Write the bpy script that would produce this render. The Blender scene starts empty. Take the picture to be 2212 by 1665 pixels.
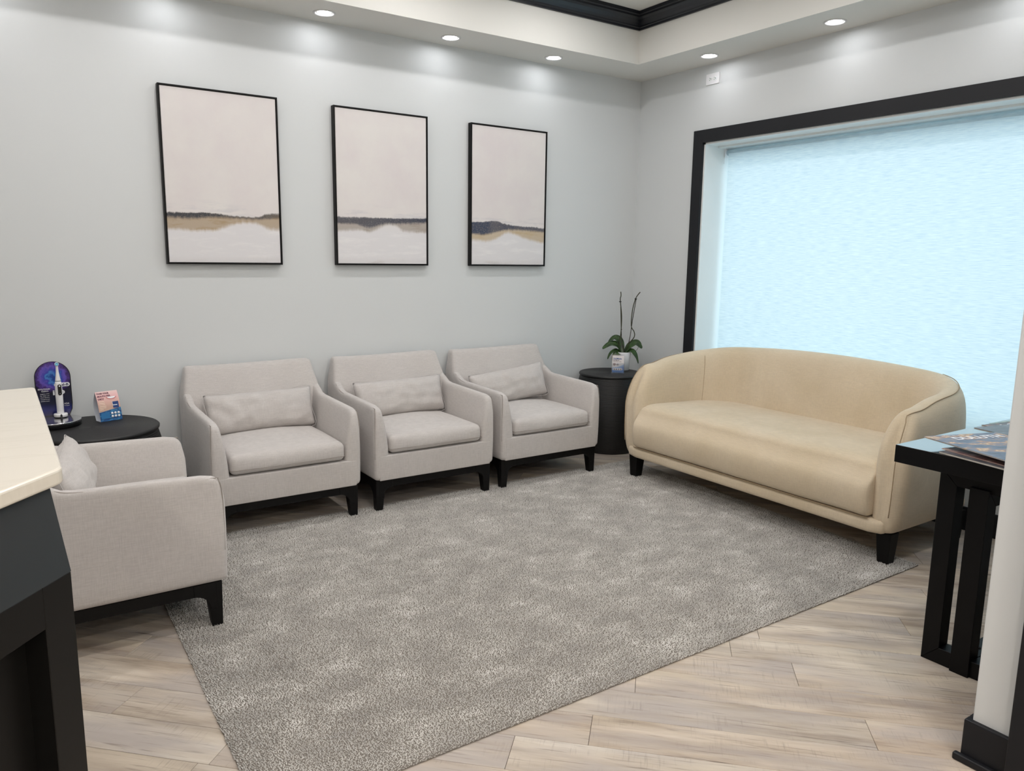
import bpy, bmesh, math, random
from mathutils import Vector, Matrix, noise
import numpy as np
random.seed(4)
S = bpy.context.scene
COL = S.collection
PI = math.pi

# ---------------------------------------------------------------- camera
CAM_R = Vector((0.82736, -0.56150, 0.013562)); 
_f = Vector((math.cos(math.radians(55.8602)) * math.cos(math.radians(9.52378)), math.sin(math.radians(55.8602)) * math.cos(math.radians(9.52378)), -math.sin(math.radians(9.52378))))
_r = _f.cross(Vector((0, 0, 1))).normalized(); _u = _r.cross(_f)
_c, _s = math.cos(math.radians(0.78789)), math.sin(math.radians(0.78789))
_r2 = _c * _r + _s * _u; _u2 = -_s * _r + _c * _u
cd = bpy.data.cameras.new('camera'); cam = bpy.data.objects.new('camera', cd); COL.objects.link(cam)
M = Matrix((_r2, _u2, -_f)).transposed().to_4x4(); M.translation = Vector((-4.14737, -4.45105, 1.38347))
cam.matrix_world = M
cd.sensor_fit = 'HORIZONTAL'; cd.sensor_width = 36; cd.lens = 1651.159 / 2212 * 36; cd.clip_start = 0.05
S.camera = cam
# ---------------------------------------------------------------- world, exposure
W = bpy.data.worlds.new('daylight'); S.world = W; W.use_nodes = True
W.node_tree.nodes['Background'].inputs[0].default_value = (0.70, 0.885, 1.0, 1)
W.node_tree.nodes['Background'].inputs[1].default_value = 2.45
S.view_settings.view_transform = 'Standard'; S.view_settings.look = 'None'
S.view_settings.exposure = -0.27; S.view_settings.gamma = 1.0; S.view_settings.use_curve_mapping = False
LAMP_SOFFIT = 56.0      # radiance of the small soffit downlights
LAMP_TRAY = 255.0       # radiance of the tray downlights
LAMP_REAR = 700.0  # radiance of the unseen rear lamps, added as fill
try:
    S.cycles.use_denoising = True
    S.cycles.max_bounces = 10; S.cycles.diffuse_bounces = 6; S.cycles.transparent_max_bounces = 12
    S.cycles.caustics_reflective = False; S.cycles.caustics_refractive = False
    S.cycles.sample_clamp_indirect = 6.0
except Exception: pass

# ---------------------------------------------------------------- materials
def srgb(r, g, b):
    return tuple(((c / 255) / 12.92 if c / 255 <= .04045 else ((c / 255 + .055) / 1.055) ** 2.4) for c in (r, g, b)) + (1,)
class NT:
    def __init__(s, m):
        m.use_nodes = True; s.t = m.node_tree; s.n = s.t.nodes; s.b = s.n['Principled BSDF']
    def new(s, kind, **kw):
        x = s.n.new(kind)
        for k, v in kw.items():
            if k.startswith('_'): setattr(x, k[1:], v)
            else: x.inputs[k.replace('__', ' ')].default_value = v
        return x
    def l(s, a, b): s.t.links.new(a, b)
    def math(s, op, a, b=None, clamp=False):
        x = s.n.new('ShaderNodeMath'); x.operation = op; x.use_clamp = clamp
        for i, v in enumerate((a, b)):
            if v is None: continue
            if isinstance(v, (int, float)): x.inputs[i].default_value = v
            else: s.l(v, x.inputs[i])
        return x.outputs[0]
    def mix(s, fac, a, b, mode='MIX'):
        x = s.n.new('ShaderNodeMix'); x.data_type = 'RGBA'; x.blend_type = mode
        for i, v in ((0, fac), (6, a), (7, b)):
            if isinstance(v, (int, float, tuple)): x.inputs[i].default_value = v
            else: s.l(v, x.inputs[i])
        return x.outputs[2]
    def coords(s, scale=(1, 1, 1), rnd=False, rot=(0, 0, 0)):
        tc = s.n.new('ShaderNodeTexCoord'); mp = s.n.new('ShaderNodeMapping')
        mp.inputs['Scale'].default_value = scale; mp.inputs['Rotation'].default_value = rot
        s.l(tc.outputs['Object'], mp.inputs['Vector'])
        if rnd:
            oi = s.n.new('ShaderNodeObjectInfo'); v = s.n.new('ShaderNodeCombineXYZ')
            a = s.math('MULTIPLY', oi.outputs['Random'], 37.0); b = s.math('MULTIPLY', oi.outputs['Random'], 91.0)
            s.l(a, v.inputs[0]); s.l(b, v.inputs[1]); s.l(b, v.inputs[2]); s.l(v.outputs[0], mp.inputs['Location'])
        return mp.outputs[0]
    def noise(s, vec, scale, detail=2, rough=.5):
        x = s.n.new('ShaderNodeTexNoise'); x.inputs['Scale'].default_value = scale; x.inputs['Detail'].default_value = detail; x.inputs['Roughness'].default_value = rough
        s.l(vec, x.inputs['Vector']); return x.outputs[0]
    def ramp(s, fac, stops, interp='LINEAR'):
        x = s.n.new('ShaderNodeValToRGB'); e = x.color_ramp; e.interpolation = interp
        while len(e.elements) < len(stops): e.elements.new(0.5)
        for el, (p, c) in zip(e.elements, stops):
            el.position = p; el.color = c if isinstance(c, tuple) else (c, c, c, 1)
        s.l(fac, x.inputs[0]); return x.outputs[0]
    def bump(s, h, strength=.3, dist=.002):
        x = s.n.new('ShaderNodeBump'); x.inputs['Strength'].default_value = strength; x.inputs['Distance'].default_value = dist
        s.l(h, x.inputs['Height']); s.l(x.outputs[0], s.b.inputs['Normal'])
def plain(name, col, rough=.5, metal=0, noise_amt=.06, nscale=8, bump=0, spec=.5, bscale=200):
    m = bpy.data.materials.new(name); n = NT(m)
    v = n.coords(); f = n.noise(v, nscale, 3)
    d = tuple(c * (1 - noise_amt) for c in col[:3]) + (1,); e = tuple(min(1, c * (1 + noise_amt)) for c in col[:3]) + (1,)
    n.l(n.mix(f, d, e), n.b.inputs['Base Color'])
    n.b.inputs['Roughness'].default_value = rough; n.b.inputs['Metallic'].default_value = metal
    n.b.inputs['Specular IOR Level'].default_value = spec
    if bump: n.bump(n.noise(v, bscale, 2), bump, .001)
    return m
def fabric(name, c1, c2, warm, mot=3.0, weave=1.0):
    """upholstery cloth: threads running both ways, faint wear and tone drift"""
    m = bpy.data.materials.new(name); n = NT(m)
    big = n.noise(n.coords(), mot, 3)
    base = n.mix(n.ramp(big, [(.3, 0.0), (.7, 1.0)]), c1, c2)
    w = n.noise(n.coords((1, 1, 1)), 1.3, 2); base = n.mix(n.ramp(w, [(.45, 0.0), (.75, .35)]), base, warm)
    ha = n.noise(n.coords((28, 28, 330)), 1, 2); hb = n.noise(n.coords((330, 330, 28)), 1, 2)
    th = n.math('ADD', ha, hb); thr = n.ramp(th, [(.36, 0.82), (.62, 1.10)])   # ramp clamps at 1 below
    thr = n.ramp(n.math('MULTIPLY', th, .5), [(.32, 1 - .17 * weave), (.68, 1.0)])
    n.l(n.mix(1.0, base, thr, 'MULTIPLY'), n.b.inputs['Base Color'])
    n.b.inputs['Roughness'].default_value = .95; n.b.inputs['Specular IOR Level'].default_value = .15
    n.b.inputs['Sheen Weight'].default_value = .25; n.b.inputs['Sheen Roughness'].default_value = .5
    n.bump(th, .25, .0012)
    return m
M_WALL = plain('wall_paint', srgb(209, 212, 213), .55, noise_amt=.012, nscale=1.5, bump=.08, bscale=350)
M_CEIL = plain('ceiling_paint', srgb(225, 224, 219), .7, noise_amt=.01, nscale=1.5, bump=.05, bscale=300)
M_CHAIR = fabric('linen_upholstery', srgb(201, 196, 193), srgb(194, 189, 187), srgb(203, 196, 187))
M_SEAM = plain('linen_seam', srgb(150, 143, 136), .9)
M_SOFA = fabric('cream_velvet', srgb(217, 201, 176), srgb(207, 190, 162), srgb(214, 203, 186), 4.0, .8)
M_SOFASEAM = plain('cream_seam', srgb(160, 140, 112), .9)
M_BLACK = plain('black_stained_wood', srgb(9, 8, 8), .5, noise_amt=.3, nscale=20, spec=.2)
M_BLACKW = plain('black_satin_trim', srgb(24, 25, 29), .45, noise_amt=.08, spec=.3)
M_DESK = plain('black_desk_panel', srgb(14, 13, 12), .45, noise_amt=.12, nscale=6, spec=.22)
M_FASC = plain('black_fascia_lit', srgb(22, 21, 20), .40, noise_amt=.12, nscale=6, spec=.5)  # desk black painted lighter for the light its slope catches
M_CROWN = plain('navy_black_crown', srgb(20, 23, 31), .30, noise_amt=.1)
M_WHITE = plain('white_gloss_paint', srgb(232, 236, 236), .3, noise_amt=.01)
M_PLASTIC = plain('white_plastic', srgb(236, 236, 238), .3, noise_amt=.01)
M_METALW = plain('satin_white_metal', srgb(222, 222, 222), .35, noise_amt=.01)
M_INK = plain('dark_print', srgb(70, 55, 70), .5)
M_INKW = plain('white_print', srgb(236, 236, 240), .45, noise_amt=.01)
M_BLKPL = plain('glossy_black_plastic', srgb(14, 14, 17), .12)
def emit(name, col, st):
    m = bpy.data.materials.new(name); m.use_nodes = True; t = m.node_tree
    for x in list(t.nodes): t.nodes.remove(x)
    o = t.nodes.new('ShaderNodeOutputMaterial'); e = t.nodes.new('ShaderNodeEmission'); e.inputs[0].default_value = col; e.inputs[1].default_value = st
    t.links.new(e.outputs[0], o.inputs[0]); return m
M_LAMP = emit('soffit_lamp_lens', (.98, .98, 1, 1), LAMP_SOFFIT)
M_LAMPT = emit('tray_lamp_lens', (1, .97, .955, 1), LAMP_TRAY)
M_LAMPR = emit('added_rear_lens', (1, .925, .85, 1), LAMP_REAR)

def quartz():
    m = bpy.data.materials.new('cream_quartz'); n = NT(m); v = n.coords((1, 5, 1))
    d = n.noise(v, 2.2, 5, .6)
    n.l(n.mix(n.ramp(d, [(.47, 0.0), (.5, .22), (.53, 0.0)]), srgb(214, 208, 196), srgb(200, 192, 178)), n.b.inputs['Base Color'])
    n.b.inputs['Roughness'].default_value = .22; return m
M_QUARTZ = quartz()

def plank_mat():
    m = bpy.data.materials.new('weathered_oak_plank'); n = NT(m)
    oi = n.n.new('ShaderNodeObjectInfo')
    v = n.coords((1.2, 9, 9), True); g = n.noise(v, 1.6, 5, .6)
    base = n.ramp(g, [(.28, srgb(158, 146, 134)), (.42, srgb(188, 177, 165)), (.56, srgb(208, 199, 188)), (.72, srgb(226, 220, 212))])
    tone = n.ramp(oi.outputs['Random'], [(0.0, srgb(226, 215, 203)), (.25, srgb(244, 238, 229)), (.5, srgb(206, 194, 182)), (.72, srgb(226, 222, 216)), (1.0, srgb(240, 236, 230))])
    base = n.mix(.80, base, tone, 'MULTIPLY')
    v3 = n.coords((1.0, 4, 4), True); big = n.noise(v3, 2.2, 3, .55)
    base = n.mix(n.ramp(big, [(.42, 0.0), (.62, .7)]), base, srgb(166, 158, 154))
    base = n.mix(n.ramp(n.noise(v3, 1.3, 2), [(.55, 0.0), (.75, .5)]), base, srgb(214, 202, 180))
    v2 = n.coords((5, 130, 60), True); st = n.noise(v2, 1, 3, .6)
    base = n.mix(n.ramp(st, [(.28, .55), (.42, 0.0)]), base, srgb(104, 92, 82))
    v5 = n.coords((2.0, 34, 20), True); cr = n.noise(v5, 1, 4, .7)
    base = n.mix(n.ramp(cr, [(.28, .9), (.37, 0.0)]), base, srgb(92, 82, 74))
    v4 = n.coords((170, 9.0, 3), True, (0, 0, .12)); saw = n.noise(v4, 1, 3, .6)       # cross saw marks
    patch = n.ramp(n.noise(n.coords((3, 9, 1), True), 1.5, 3), [(.48, 0.0), (.62, 1.0)])
    sawm = n.math('MULTIPLY', n.ramp(saw, [(.54, 0.0), (.70, .34)]), patch)
    base = n.mix(sawm, base, srgb(122, 112, 104))
    n.l(base, n.b.inputs['Base Color'])
    n.b.inputs['Roughness'].default_value = .52; n.b.inputs['Specular IOR Level'].default_value = .35
    n.bump(n.math('ADD', st, saw), .12, .0008); return m
M_PLANK = plank_mat()
M_SUB = plain('dark_joint', srgb(58, 50, 44), .9)

def rug_mat():
    m = bpy.data.materials.new('grey_wool_pile'); n = NT(m)
    a = n.noise(n.coords((1, 1.5, 1), rot=(0, 0, .5)), 5.0, 4, .68); b = n.noise(n.coords(), 260, 2, .6)
    base = n.ramp(a, [(.32, srgb(181, 178, 174)), (.47, srgb(195, 192, 187)), (.58, srgb(209, 206, 201)), (.68, srgb(230, 227, 223))])  # sheen of the turning nap painted in as lighter and darker patches
    base = n.mix(1.0, base, n.ramp(b, [(.30, .80), (.55, 1.0)]), 'MULTIPLY')
    n.l(base, n.b.inputs['Base Color']); n.b.inputs['Roughness'].default_value = 1; n.b.inputs['Specular IOR Level'].default_value = .05
    n.b.inputs['Sheen Weight'].default_value = .2
    return m
M_RUG = rug_mat()
M_RUGB = plain('rug_backing', srgb(118, 112, 105), .95)

# ---------------------------------------------------------------- object helpers
def obj(name, me, mat=None, parent=None, loc=None, rot=None):
    o = bpy.data.objects.new(name, me); COL.objects.link(o)
    if mat is not None:
        for x in (mat if isinstance(mat, (list, tuple)) else [mat]): me.materials.append(x)
    if parent: o.parent = parent
    if loc is not None: o.location = loc
    if rot is not None: o.rotation_euler = rot
    return o
def thing(name, label, cat, loc=(0, 0, 0), rz=0, group=None):
    o = bpy.data.objects.new(name, None); COL.objects.link(o); o.location = loc; o.rotation_euler = (0, 0, rz)
    o.empty_display_size = .1
    tag(o, label, cat, group); return o
def tag(o, label, cat, group=None):
    o['label'] = label; o['category'] = cat
    if group: o['group'] = group
    return o
def struct(o): o['kind'] = 'structure'; return o
def pyd(name, v, f, smooth=False):
    me = bpy.data.meshes.new(name); me.from_pydata([tuple(p) for p in v], [], f); me.validate()
    bm = bmesh.new(); bm.from_mesh(me); bmesh.ops.recalc_face_normals(bm, faces=bm.faces); bm.to_mesh(me); bm.free()
    if smooth:
        for p in me.polygons: p.use_smooth = True
    return me
def bev(o, w, seg=2, ang=40):
    b = o.modifiers.new('bevel', 'BEVEL'); b.width = w; b.segments = seg; b.limit_method = 'ANGLE'; b.angle_limit = math.radians(ang)
    return o
def box(x0, x1, y0, y1, z0, z1, name='box'):
    v = [(x, y, z) for x in (x0, x1) for y in (y0, y1) for z in (z0, z1)]
    return pyd(name, v, [(0, 1, 3, 2), (4, 6, 7, 5), (0, 4, 5, 1), (2, 3, 7, 6), (0, 2, 6, 4), (1, 5, 7, 3)])
def prism(poly, z0, z1, axis='z', name='prism'):
    """poly in the plane across `axis`: z->(x,y); y->(x,z); x->(y,z)"""
    def P(a, b, c): return {'z': (a, b, c), 'y': (a, c, b), 'x': (c, a, b)}[axis]
    n = len(poly); v = [P(a, b, z0) for a, b in poly] + [P(a, b, z1) for a, b in poly]
    f = [tuple(range(n)), tuple(range(2 * n - 1, n - 1, -1))] + [(i, (i + 1) % n, n + (i + 1) % n, n + i) for i in range(n)]
    return pyd(name, v, f)
def lathe(prof, n=48, cx=0, cy=0, name='lathe', smooth=True):
    v = []; f = []
    for r, z in prof:
        for k in range(n): v.append((cx + r * math.cos(2 * PI * k / n), cy + r * math.sin(2 * PI * k / n), z))
    m = len(prof)
    for i in range(m - 1):
        for k in range(n): f.append((i * n + k, i * n + (k + 1) % n, (i + 1) * n + (k + 1) % n, (i + 1) * n + k))
    if prof[0][0] > 1e-6: f.append(tuple(range(n - 1, -1, -1)))
    if prof[-1][0] > 1e-6: f.append(tuple((m - 1) * n + k for k in range(n)))
    me = pyd(name, v, f)
    if smooth:
        for p in me.polygons: p.use_smooth = len(p.vertices) == 4
    return me
def tube(pts, r, n=8, name='tube'):
    v = []; f = []; pts = [Vector(p) for p in pts]; rr = r if isinstance(r, (list, tuple)) else [r] * len(pts)
    up = Vector((.3, .2, 1)).normalized()
    for i, p in enumerate(pts):
        t = (pts[min(i + 1, len(pts) - 1)] - pts[max(i - 1, 0)]).normalized()
        a = t.cross(up)
        if a.length < 1e-3: a = t.cross(Vector((1, 0, 0)))
        a.normalize(); b = t.cross(a).normalized()
        if i and a.dot(pa) < 0: a, b = -a, -b
        pa = a
        for k in range(n): v.append(p + rr[i] * (math.cos(2 * PI * k / n) * a + math.sin(2 * PI * k / n) * b))
    for i in range(len(pts) - 1):
        for k in range(n): f.append((i * n + k, i * n + (k + 1) % n, (i + 1) * n + (k + 1) % n, (i + 1) * n + k))
    f += [tuple(range(n)), tuple((len(pts) - 1) * n + k for k in range(n))]
    return pyd(name, v, f, True)
def crom(pts, n=8):
    """smooth curve through points"""
    pts = [Vector(p) for p in pts]; out = []
    for i in range(len(pts) - 1):
        a, b, c, d = pts[max(i - 1, 0)], pts[i], pts[i + 1], pts[min(i + 2, len(pts) - 1)]
        for k in range(n):
            t = k / n
            out.append(.5 * ((2 * b) + (c - a) * t + (2 * a - 5 * b + 4 * c - d) * t * t + (3 * b - a - 3 * c + d) * t ** 3))
    out.append(pts[-1]); return out
def rbox(x0, x1, y0, y1, z0, z1, r, n=(10, 10, 8), fn=None, name='soft', rs=4):
    """box with rounded edges on a regular grid; fn deforms every vertex -> soft upholstery"""
    lo = (x0, y0, z0); hi = (x1, y1, z1); ax = []
    for a in range(3):
        L, H = lo[a], hi[a]; rr = min(r, (H - L) / 2 * .999)
        c = [L + rr * (1 - math.cos(PI / 2 * k / rs)) for k in range(rs)]
        mid = [L + rr + (H - L - 2 * rr) * k / n[a] for k in range(n[a] + 1)]
        d = [H - rr * (1 - math.cos(PI / 2 * k / rs)) for k in range(rs - 1, -1, -1)]
        ax.append(c + mid + d)
    idx = {}; v = []; f = []
    N = [len(a) - 1 for a in ax]
    def vid(i, j, k):
        key = (i, j, k)
        if key in idx: return idx[key]
        p = Vector((ax[0][i], ax[1][j], ax[2][k]))
        rr = [min(r, (hi[a] - lo[a]) / 2 * .999) for a in range(3)]
        q = Vector([min(max(p[a], lo[a] + rr[a]), hi[a] - rr[a]) for a in range(3)])
        d = p - q
        if d.length > 1e-9:
            dd = Vector([d[a] / rr[a] for a in range(3)]); m = max(abs(t) for t in dd)
            if dd.length > 1e-9:
                # map the cube corner shell onto the sphere shell
                p = q + Vector([dd[a] / dd.length * m * rr[a] for a in range(3)])
        if fn: p = Vector(fn(p.x, p.y, p.z))
        idx[key] = len(v); v.append(p); return idx[key]
    for a, b, c in ((0, 1, 2), (1, 2, 0), (2, 0, 1)):
        for side in (0, N[c]):
            for i in range(N[a]):
                for j in range(N[b]):
                    q = []
                    for di, dj in ((0, 0), (1, 0), (1, 1), (0, 1)):
                        t = [0, 0, 0]; t[a] = i + di; t[b] = j + dj; t[c] = side
                        q.append(vid(*t))
                    f.append(tuple(q))
    return pyd(name, v, f, True)
def text(s, size, mat, parent, mtx, name='lettering', ext=.0004, bold=0.0, align='LEFT', width=None):
    c = bpy.data.curves.new(name, 'FONT'); c.body = s; c.size = size; c.extrude = ext; c.offset = bold; c.align_x = align; c.resolution_u = 3
    t = bpy.data.objects.new('tmp', c); COL.objects.link(t)
    bpy.context.view_layer.update()
    dg = bpy.context.evaluated_depsgraph_get(); me = bpy.data.meshes.new_from_object(t.evaluated_get(dg))
    bpy.data.objects.remove(t); bpy.data.curves.remove(c)
    if width and len(me.vertices):
        xs = [v.co.x for v in me.vertices]; k = width / max(1e-6, max(xs) - min(xs))
        for v in me.vertices: v.co.x *= k
    o = obj(name, me, mat, parent); o.matrix_local = mtx; return o
def frame_of(o, x, y):
    """matrix with given local x and y directions at point o"""
    x = Vector(x).normalized(); y = (Vector(y) - x * Vector(y).dot(x)).normalized(); z = x.cross(y)
    m = Matrix((x, y, z)).transposed().to_4x4(); m.translation = Vector(o); return m
def copy_tree(o, parent=None):
    c = o.copy(); COL.objects.link(c)
    if parent: c.parent = parent
    for ch in list(o.children): copy_tree(ch, c)
    return c
def sst(a, b, x):
    t = min(1, max(0, (x - a) / (b - a))); return t * t * (3 - 2 * t)

# ================================================================ SETTING
XL, YB = -6.0, -7.0; ZC = 2.687; ZT = 3.0; TX, TY = -.380, -.372; TXL, TYB = -4.75, -4.25
WY0, WY1, WZ0, WZ1 = -.655, -3.32, .45, 2.177          # window opening
wall_f = struct(obj('wall_front', box(XL - .12, .32, 0, .12, 0, 3.1), M_WALL))
def wall_with_hole():
    parts = [(YB, WY1, 0, 3.1), (WY1, WY0, 0, WZ0), (WY1, WY0, WZ1, 3.1), (WY0, 0, 0, 3.1)]
    v = []; f = []
    for y0, y1, z0, z1 in parts:
        b = len(v); v += [(x, y, z) for x in (0, .32) for y in (y0, y1) for z in (z0, z1)]
        f += [tuple(b + i for i in q) for q in [(0, 1, 3, 2), (4, 6, 7, 5), (0, 4, 5, 1), (2, 3, 7, 6), (0, 2, 6, 4), (1, 5, 7, 3)]]
    return pyd('wall', v, f)
struct(obj('wall_window_side', wall_with_hole(), M_WALL))
struct(obj('wall_left', box(XL - .12, XL, YB, 0, 0, 3.1), M_WALL))
struct(obj('wall_rear', box(XL - .12, .32, YB - .12, YB, 0, 3.1), M_WALL))
wr = struct(obj('wall_right', box(-1.97, 0, -3.67, -3.56, 0, ZC), M_WALL)); bev(wr, .004, 2)
# ceiling: soffit ring with a raised tray
cv = [(TXL, TYB), (TX, TYB), (TX, TY), (TXL, TY)]
ring = []; rf = []
outer = [(XL, YB), (0, YB), (0, 0), (XL, 0)]
v = [(x, y, ZC) for x, y in outer] + [(x, y, ZC) for x, y in cv] + [(x, y, ZT) for x, y in cv]
f = [(i, (i + 1) % 4, 4 + (i + 1) % 4, 4 + i) for i in range(4)] + [(4 + i, 4 + (i + 1) % 4, 8 + (i + 1) % 4, 8 + i) for i in range(4)] + [(8, 9, 10, 11)]
# back it with a roof so that no daylight leaks in
cl = struct(obj('ceiling', pyd('ceiling', v, f), M_CEIL))
struct(obj('ceiling_slab', box(XL - .12, .32, YB - .12, .12, 3.1, 3.2), M_CEIL))
# crown moulding of the tray
cprof = [(0, 2.900), (.012, 2.900), (.014, 2.912), (.020, 2.916), (.022, 2.924), (.030, 2.938), (.044, 2.956), (.058, 2.966), (.060, 2.976), (.070, 2.980), (.074, 2.999), (0, 2.999)]
def crown(a, b, nrm):
    """a->b run along the tray side, nrm points into the tray; mitred ends"""
    a = Vector(a); b = Vector(b); nrm = Vector(nrm); d = (b - a).normalized(); v = []
    for p, s in ((a, 1), (b, -1)):
        for o, z in cprof: q = p + nrm * o + d * o * s; v.append((q.x, q.y, z))
    n = len(cprof); f = [tuple(range(n)), tuple(range(2 * n - 1, n - 1, -1))] + [(i, (i + 1) % n, n + (i + 1) % n, n + i) for i in range(n)]
    return pyd('crown', v, f)
for i, (a, b, nr) in enumerate([((TXL, TY), (TX, TY), (0, -1)), ((TX, TY), (TX, TYB), (-1, 0)), ((TX, TYB), (TXL, TYB), (0, 1)), ((TXL, TYB), (TXL, TY), (1, 0))]):
    struct(obj('trim_%d' % (i + 1), crown(a, b, nr), M_CROWN))
# baseboards
def base_run(name, x0, x1, y0, y1, h=.125):
    return bev(struct(obj(name, box(x0, x1, y0, y1, 0, h), M_BLACKW)), .004, 2)
base_run('baseboard_front', XL, -.016, -.016, 0)
base_run('baseboard_window_side', -.016, 0, YB, 0)
base_run('baseboard_left', XL, XL + .016, YB, -.016)
base_run('baseboard_right', -1.955, -.016, -3.56, -3.545)
bb = base_run('baseboard_wall_end', -1.986, -1.955, -3.685, -3.545, .125)
sh = bev(obj('shoe_moulding', box(-2.002, -1.984, -3.70, -3.531, 0, .022), M_BLACKW, bb), .005, 3)
dc = struct(bpy.data.objects.new('door_1', None)); COL.objects.link(dc)
bev(obj('door_casing', box(-2.012, -1.90, -3.79, -3.667, 0, 2.15), M_BLACKW, dc), .004)
bev(obj('door_casing', box(-2.012, -1.90, -4.80, -4.69, 0, 2.15), M_BLACKW, dc), .004)
bev(obj('door_casing', box(-2.012, -1.90, -4.80, -3.667, 2.15, 2.26), M_BLACKW, dc), .004)
struct(obj('wall_far_right', box(-1.97, -1.86, YB, -4.80, 0, ZC), M_WALL))
struct(obj('wall_over_door', box(-1.97, -1.86, -4.80, -3.67, 2.26, ZC), M_WALL))

# ---- floor: planks laid on the diagonal
fl = struct(obj('floor', box(XL, .0, YB, 0, -.06, -.0045), M_SUB))
def clip(poly, inside, inter):
    out = []
    for i in range(len(poly)):
        a, b = poly[i - 1], poly[i]
        if inside(b):
            if not inside(a): out.append(inter(a, b))
            out.append(b)
        elif inside(a): out.append(inter(a, b))
    return out
def clip_rect(p, x0, x1, y0, y1):
    def ix(c): return lambda a, b: (c, a[1] + (b[1] - a[1]) * (c - a[0]) / (b[0] - a[0]))
    def iy(c): return lambda a, b: (a[0] + (b[0] - a[0]) * (c - a[1]) / (b[1] - a[1]), c)
    for ins, it in ((lambda q: q[0] >= x0, ix(x0)), (lambda q: q[0] <= x1, ix(x1)), (lambda q: q[1] >= y0, iy(y0)), (lambda q: q[1] <= y1, iy(y1))):
        if p: p = clip(p, ins, it)
    return p
PW, PL = .152, 1.222; R2 = math.sqrt(2)
known = {3: .720, 2: .190, 0: .067, 1: .887, 6: 1.196, 5: .631, -2: -.946}   # row -> a joint seen in the photograph
# row k spans v in [-3.918-.152+.152k, ...]; rows counted from the seam at v=-3.918
known = {}
for u_, vm in ((.720, -3.55), (.190, -3.70), (.067, -4.0), (.887, -3.85), (1.196, -3.08), (.631, -3.27), (-.946, -4.3)):
    known[math.floor((vm + 3.918) / PW)] = u_
rr = random.Random(9); full = None; nplank = 0
for k in range(-38, 27):
    v0 = -3.918 + PW * k; v1 = v0 + PW
    off = known.get(k, rr.random() * PL)
    for j in range(-8, 9):
        u0 = off + PL * j; u1 = u0 + PL; g = .0006
        P = [((u + w) / R2, (w - u) / R2) for u, w in ((u0 + g, v0 + g), (u1 - g, v0 + g), (u1 - g, v1 - g), (u0 + g, v1 - g))]
        P = clip_rect(P, XL + .3, -.0, -5.3, 0)
        if len(P) < 3: continue
        ar = abs(sum(P[i - 1][0] * P[i][1] - P[i][0] * P[i - 1][1] for i in range(len(P)))) / 2
        if ar < .004: continue
        cx, cy = ((u0 + u1) / 2 + v0 + PW / 2) / R2, (v0 + PW / 2 - (u0 + u1) / 2) / R2
        c, s = math.cos(PI / 4), math.sin(PI / 4)
        Q = [((x - cx) * c - (y - cy) * s, (x - cx) * s + (y - cy) * c) for x, y in P]
        if abs(ar - (PL - 2 * g) * (PW - 2 * g)) < 1e-4:
            if full is None:
                full = prism(Q, -.0045, 0, name='plank'); full.materials.append(M_PLANK)
            o = bpy.data.objects.new('floor_plank', full); COL.objects.link(o)
        else: o = obj('floor_plank', prism(Q, -.0045, 0, name='plank'), M_PLANK)
        o.parent = fl; o.location = (cx, cy, 0); o.rotation_euler = (0, 0, -PI / 4); nplank += 1
        b = o.modifiers.new('bevel', 'BEVEL'); b.width = .0009; b.segments = 1
print('planks', nplank)
struct(obj('floor_rear', box(XL, 0, YB, -5.3, -.0045, 0), M_PLANK))

# ---- window
win = struct(bpy.data.objects.new('window_1', None)); COL.objects.link(win)
CW = .0852
for nm, P in (('casing', [(WY0, WZ1), (WY1, WZ1), (WY1 - CW, WZ1 + CW), (WY0 + CW, WZ1 + CW)]),
              ('casing', [(WY0, WZ1 + 0), (WY0 + CW, WZ1 + CW), (WY0 + CW, WZ0 - CW), (WY0, WZ0)]),
              ('casing', [(WY1, WZ1), (WY1, WZ0), (WY1 - CW, WZ0 - CW), (WY1 - CW, WZ1 + CW)]),
              ('casing', [(WY0, WZ0), (WY0 + CW, WZ0 - CW), (WY1 - CW, WZ0 - CW), (WY1, WZ0)])):
    bev(obj(nm, prism(P, -.019, .002, 'x'), M_BLACKW, win), .0015, 2)
t = .012
obj('jamb', box(0, .30, WY0 - t, WY0 + .01, WZ0, WZ1), M_WHITE, win)
obj('jamb', box(0, .30, WY1 - .01, WY1 + t, WZ0, WZ1), M_WHITE, win)
obj('head', box(0, .30, WY1, WY0, WZ1 - t, WZ1 + .01), M_WHITE, win)
obj('sill', box(-.02, .30, WY1, WY0, WZ0 - .01, WZ0 + t), M_WHITE, win)
for P in ((WY0 - t, WY0 - t - .014, WZ0, WZ1), (WY1 + t + .014, WY1 + t, WZ0, WZ1), (WY1 + t, WY0 - t, WZ1 - .095, WZ1 - t), (WY1 + t, WY0 - t, WZ0 + t, WZ0 + .07)):
    obj('window_frame', box(.262, .30, min(P[0], P[1]), max(P[0], P[1]), P[2], P[3]), M_WHITE, win)
def glass_mat():
    m = bpy.data.materials.new('window_glass'); m.use_nodes = True; t = m.node_tree
    for x in list(t.nodes): t.nodes.remove(x)
    o = t.nodes.new('ShaderNodeOutputMaterial'); mx = t.nodes.new('ShaderNodeMixShader'); tr = t.nodes.new('ShaderNodeBsdfTransparent'); gl = t.nodes.new('ShaderNodeBsdfGlossy')
    tr.inputs[0].default_value = (.93, .97, .97, 1); gl.inputs['Roughness'].default_value = .02; mx.inputs[0].default_value = .07
    t.links.new(tr.outputs[0], mx.inputs[1]); t.links.new(gl.outputs[0], mx.inputs[2]); t.links.new(mx.outputs[0], o.inputs[0]); return m
M_GLASS = glass_mat()
obj('glass_pane', box(.278, .284, WY1 + t + .014, WY0 - t - .014, WZ0 + .07, WZ1 - .095), M_GLASS, win)
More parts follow.
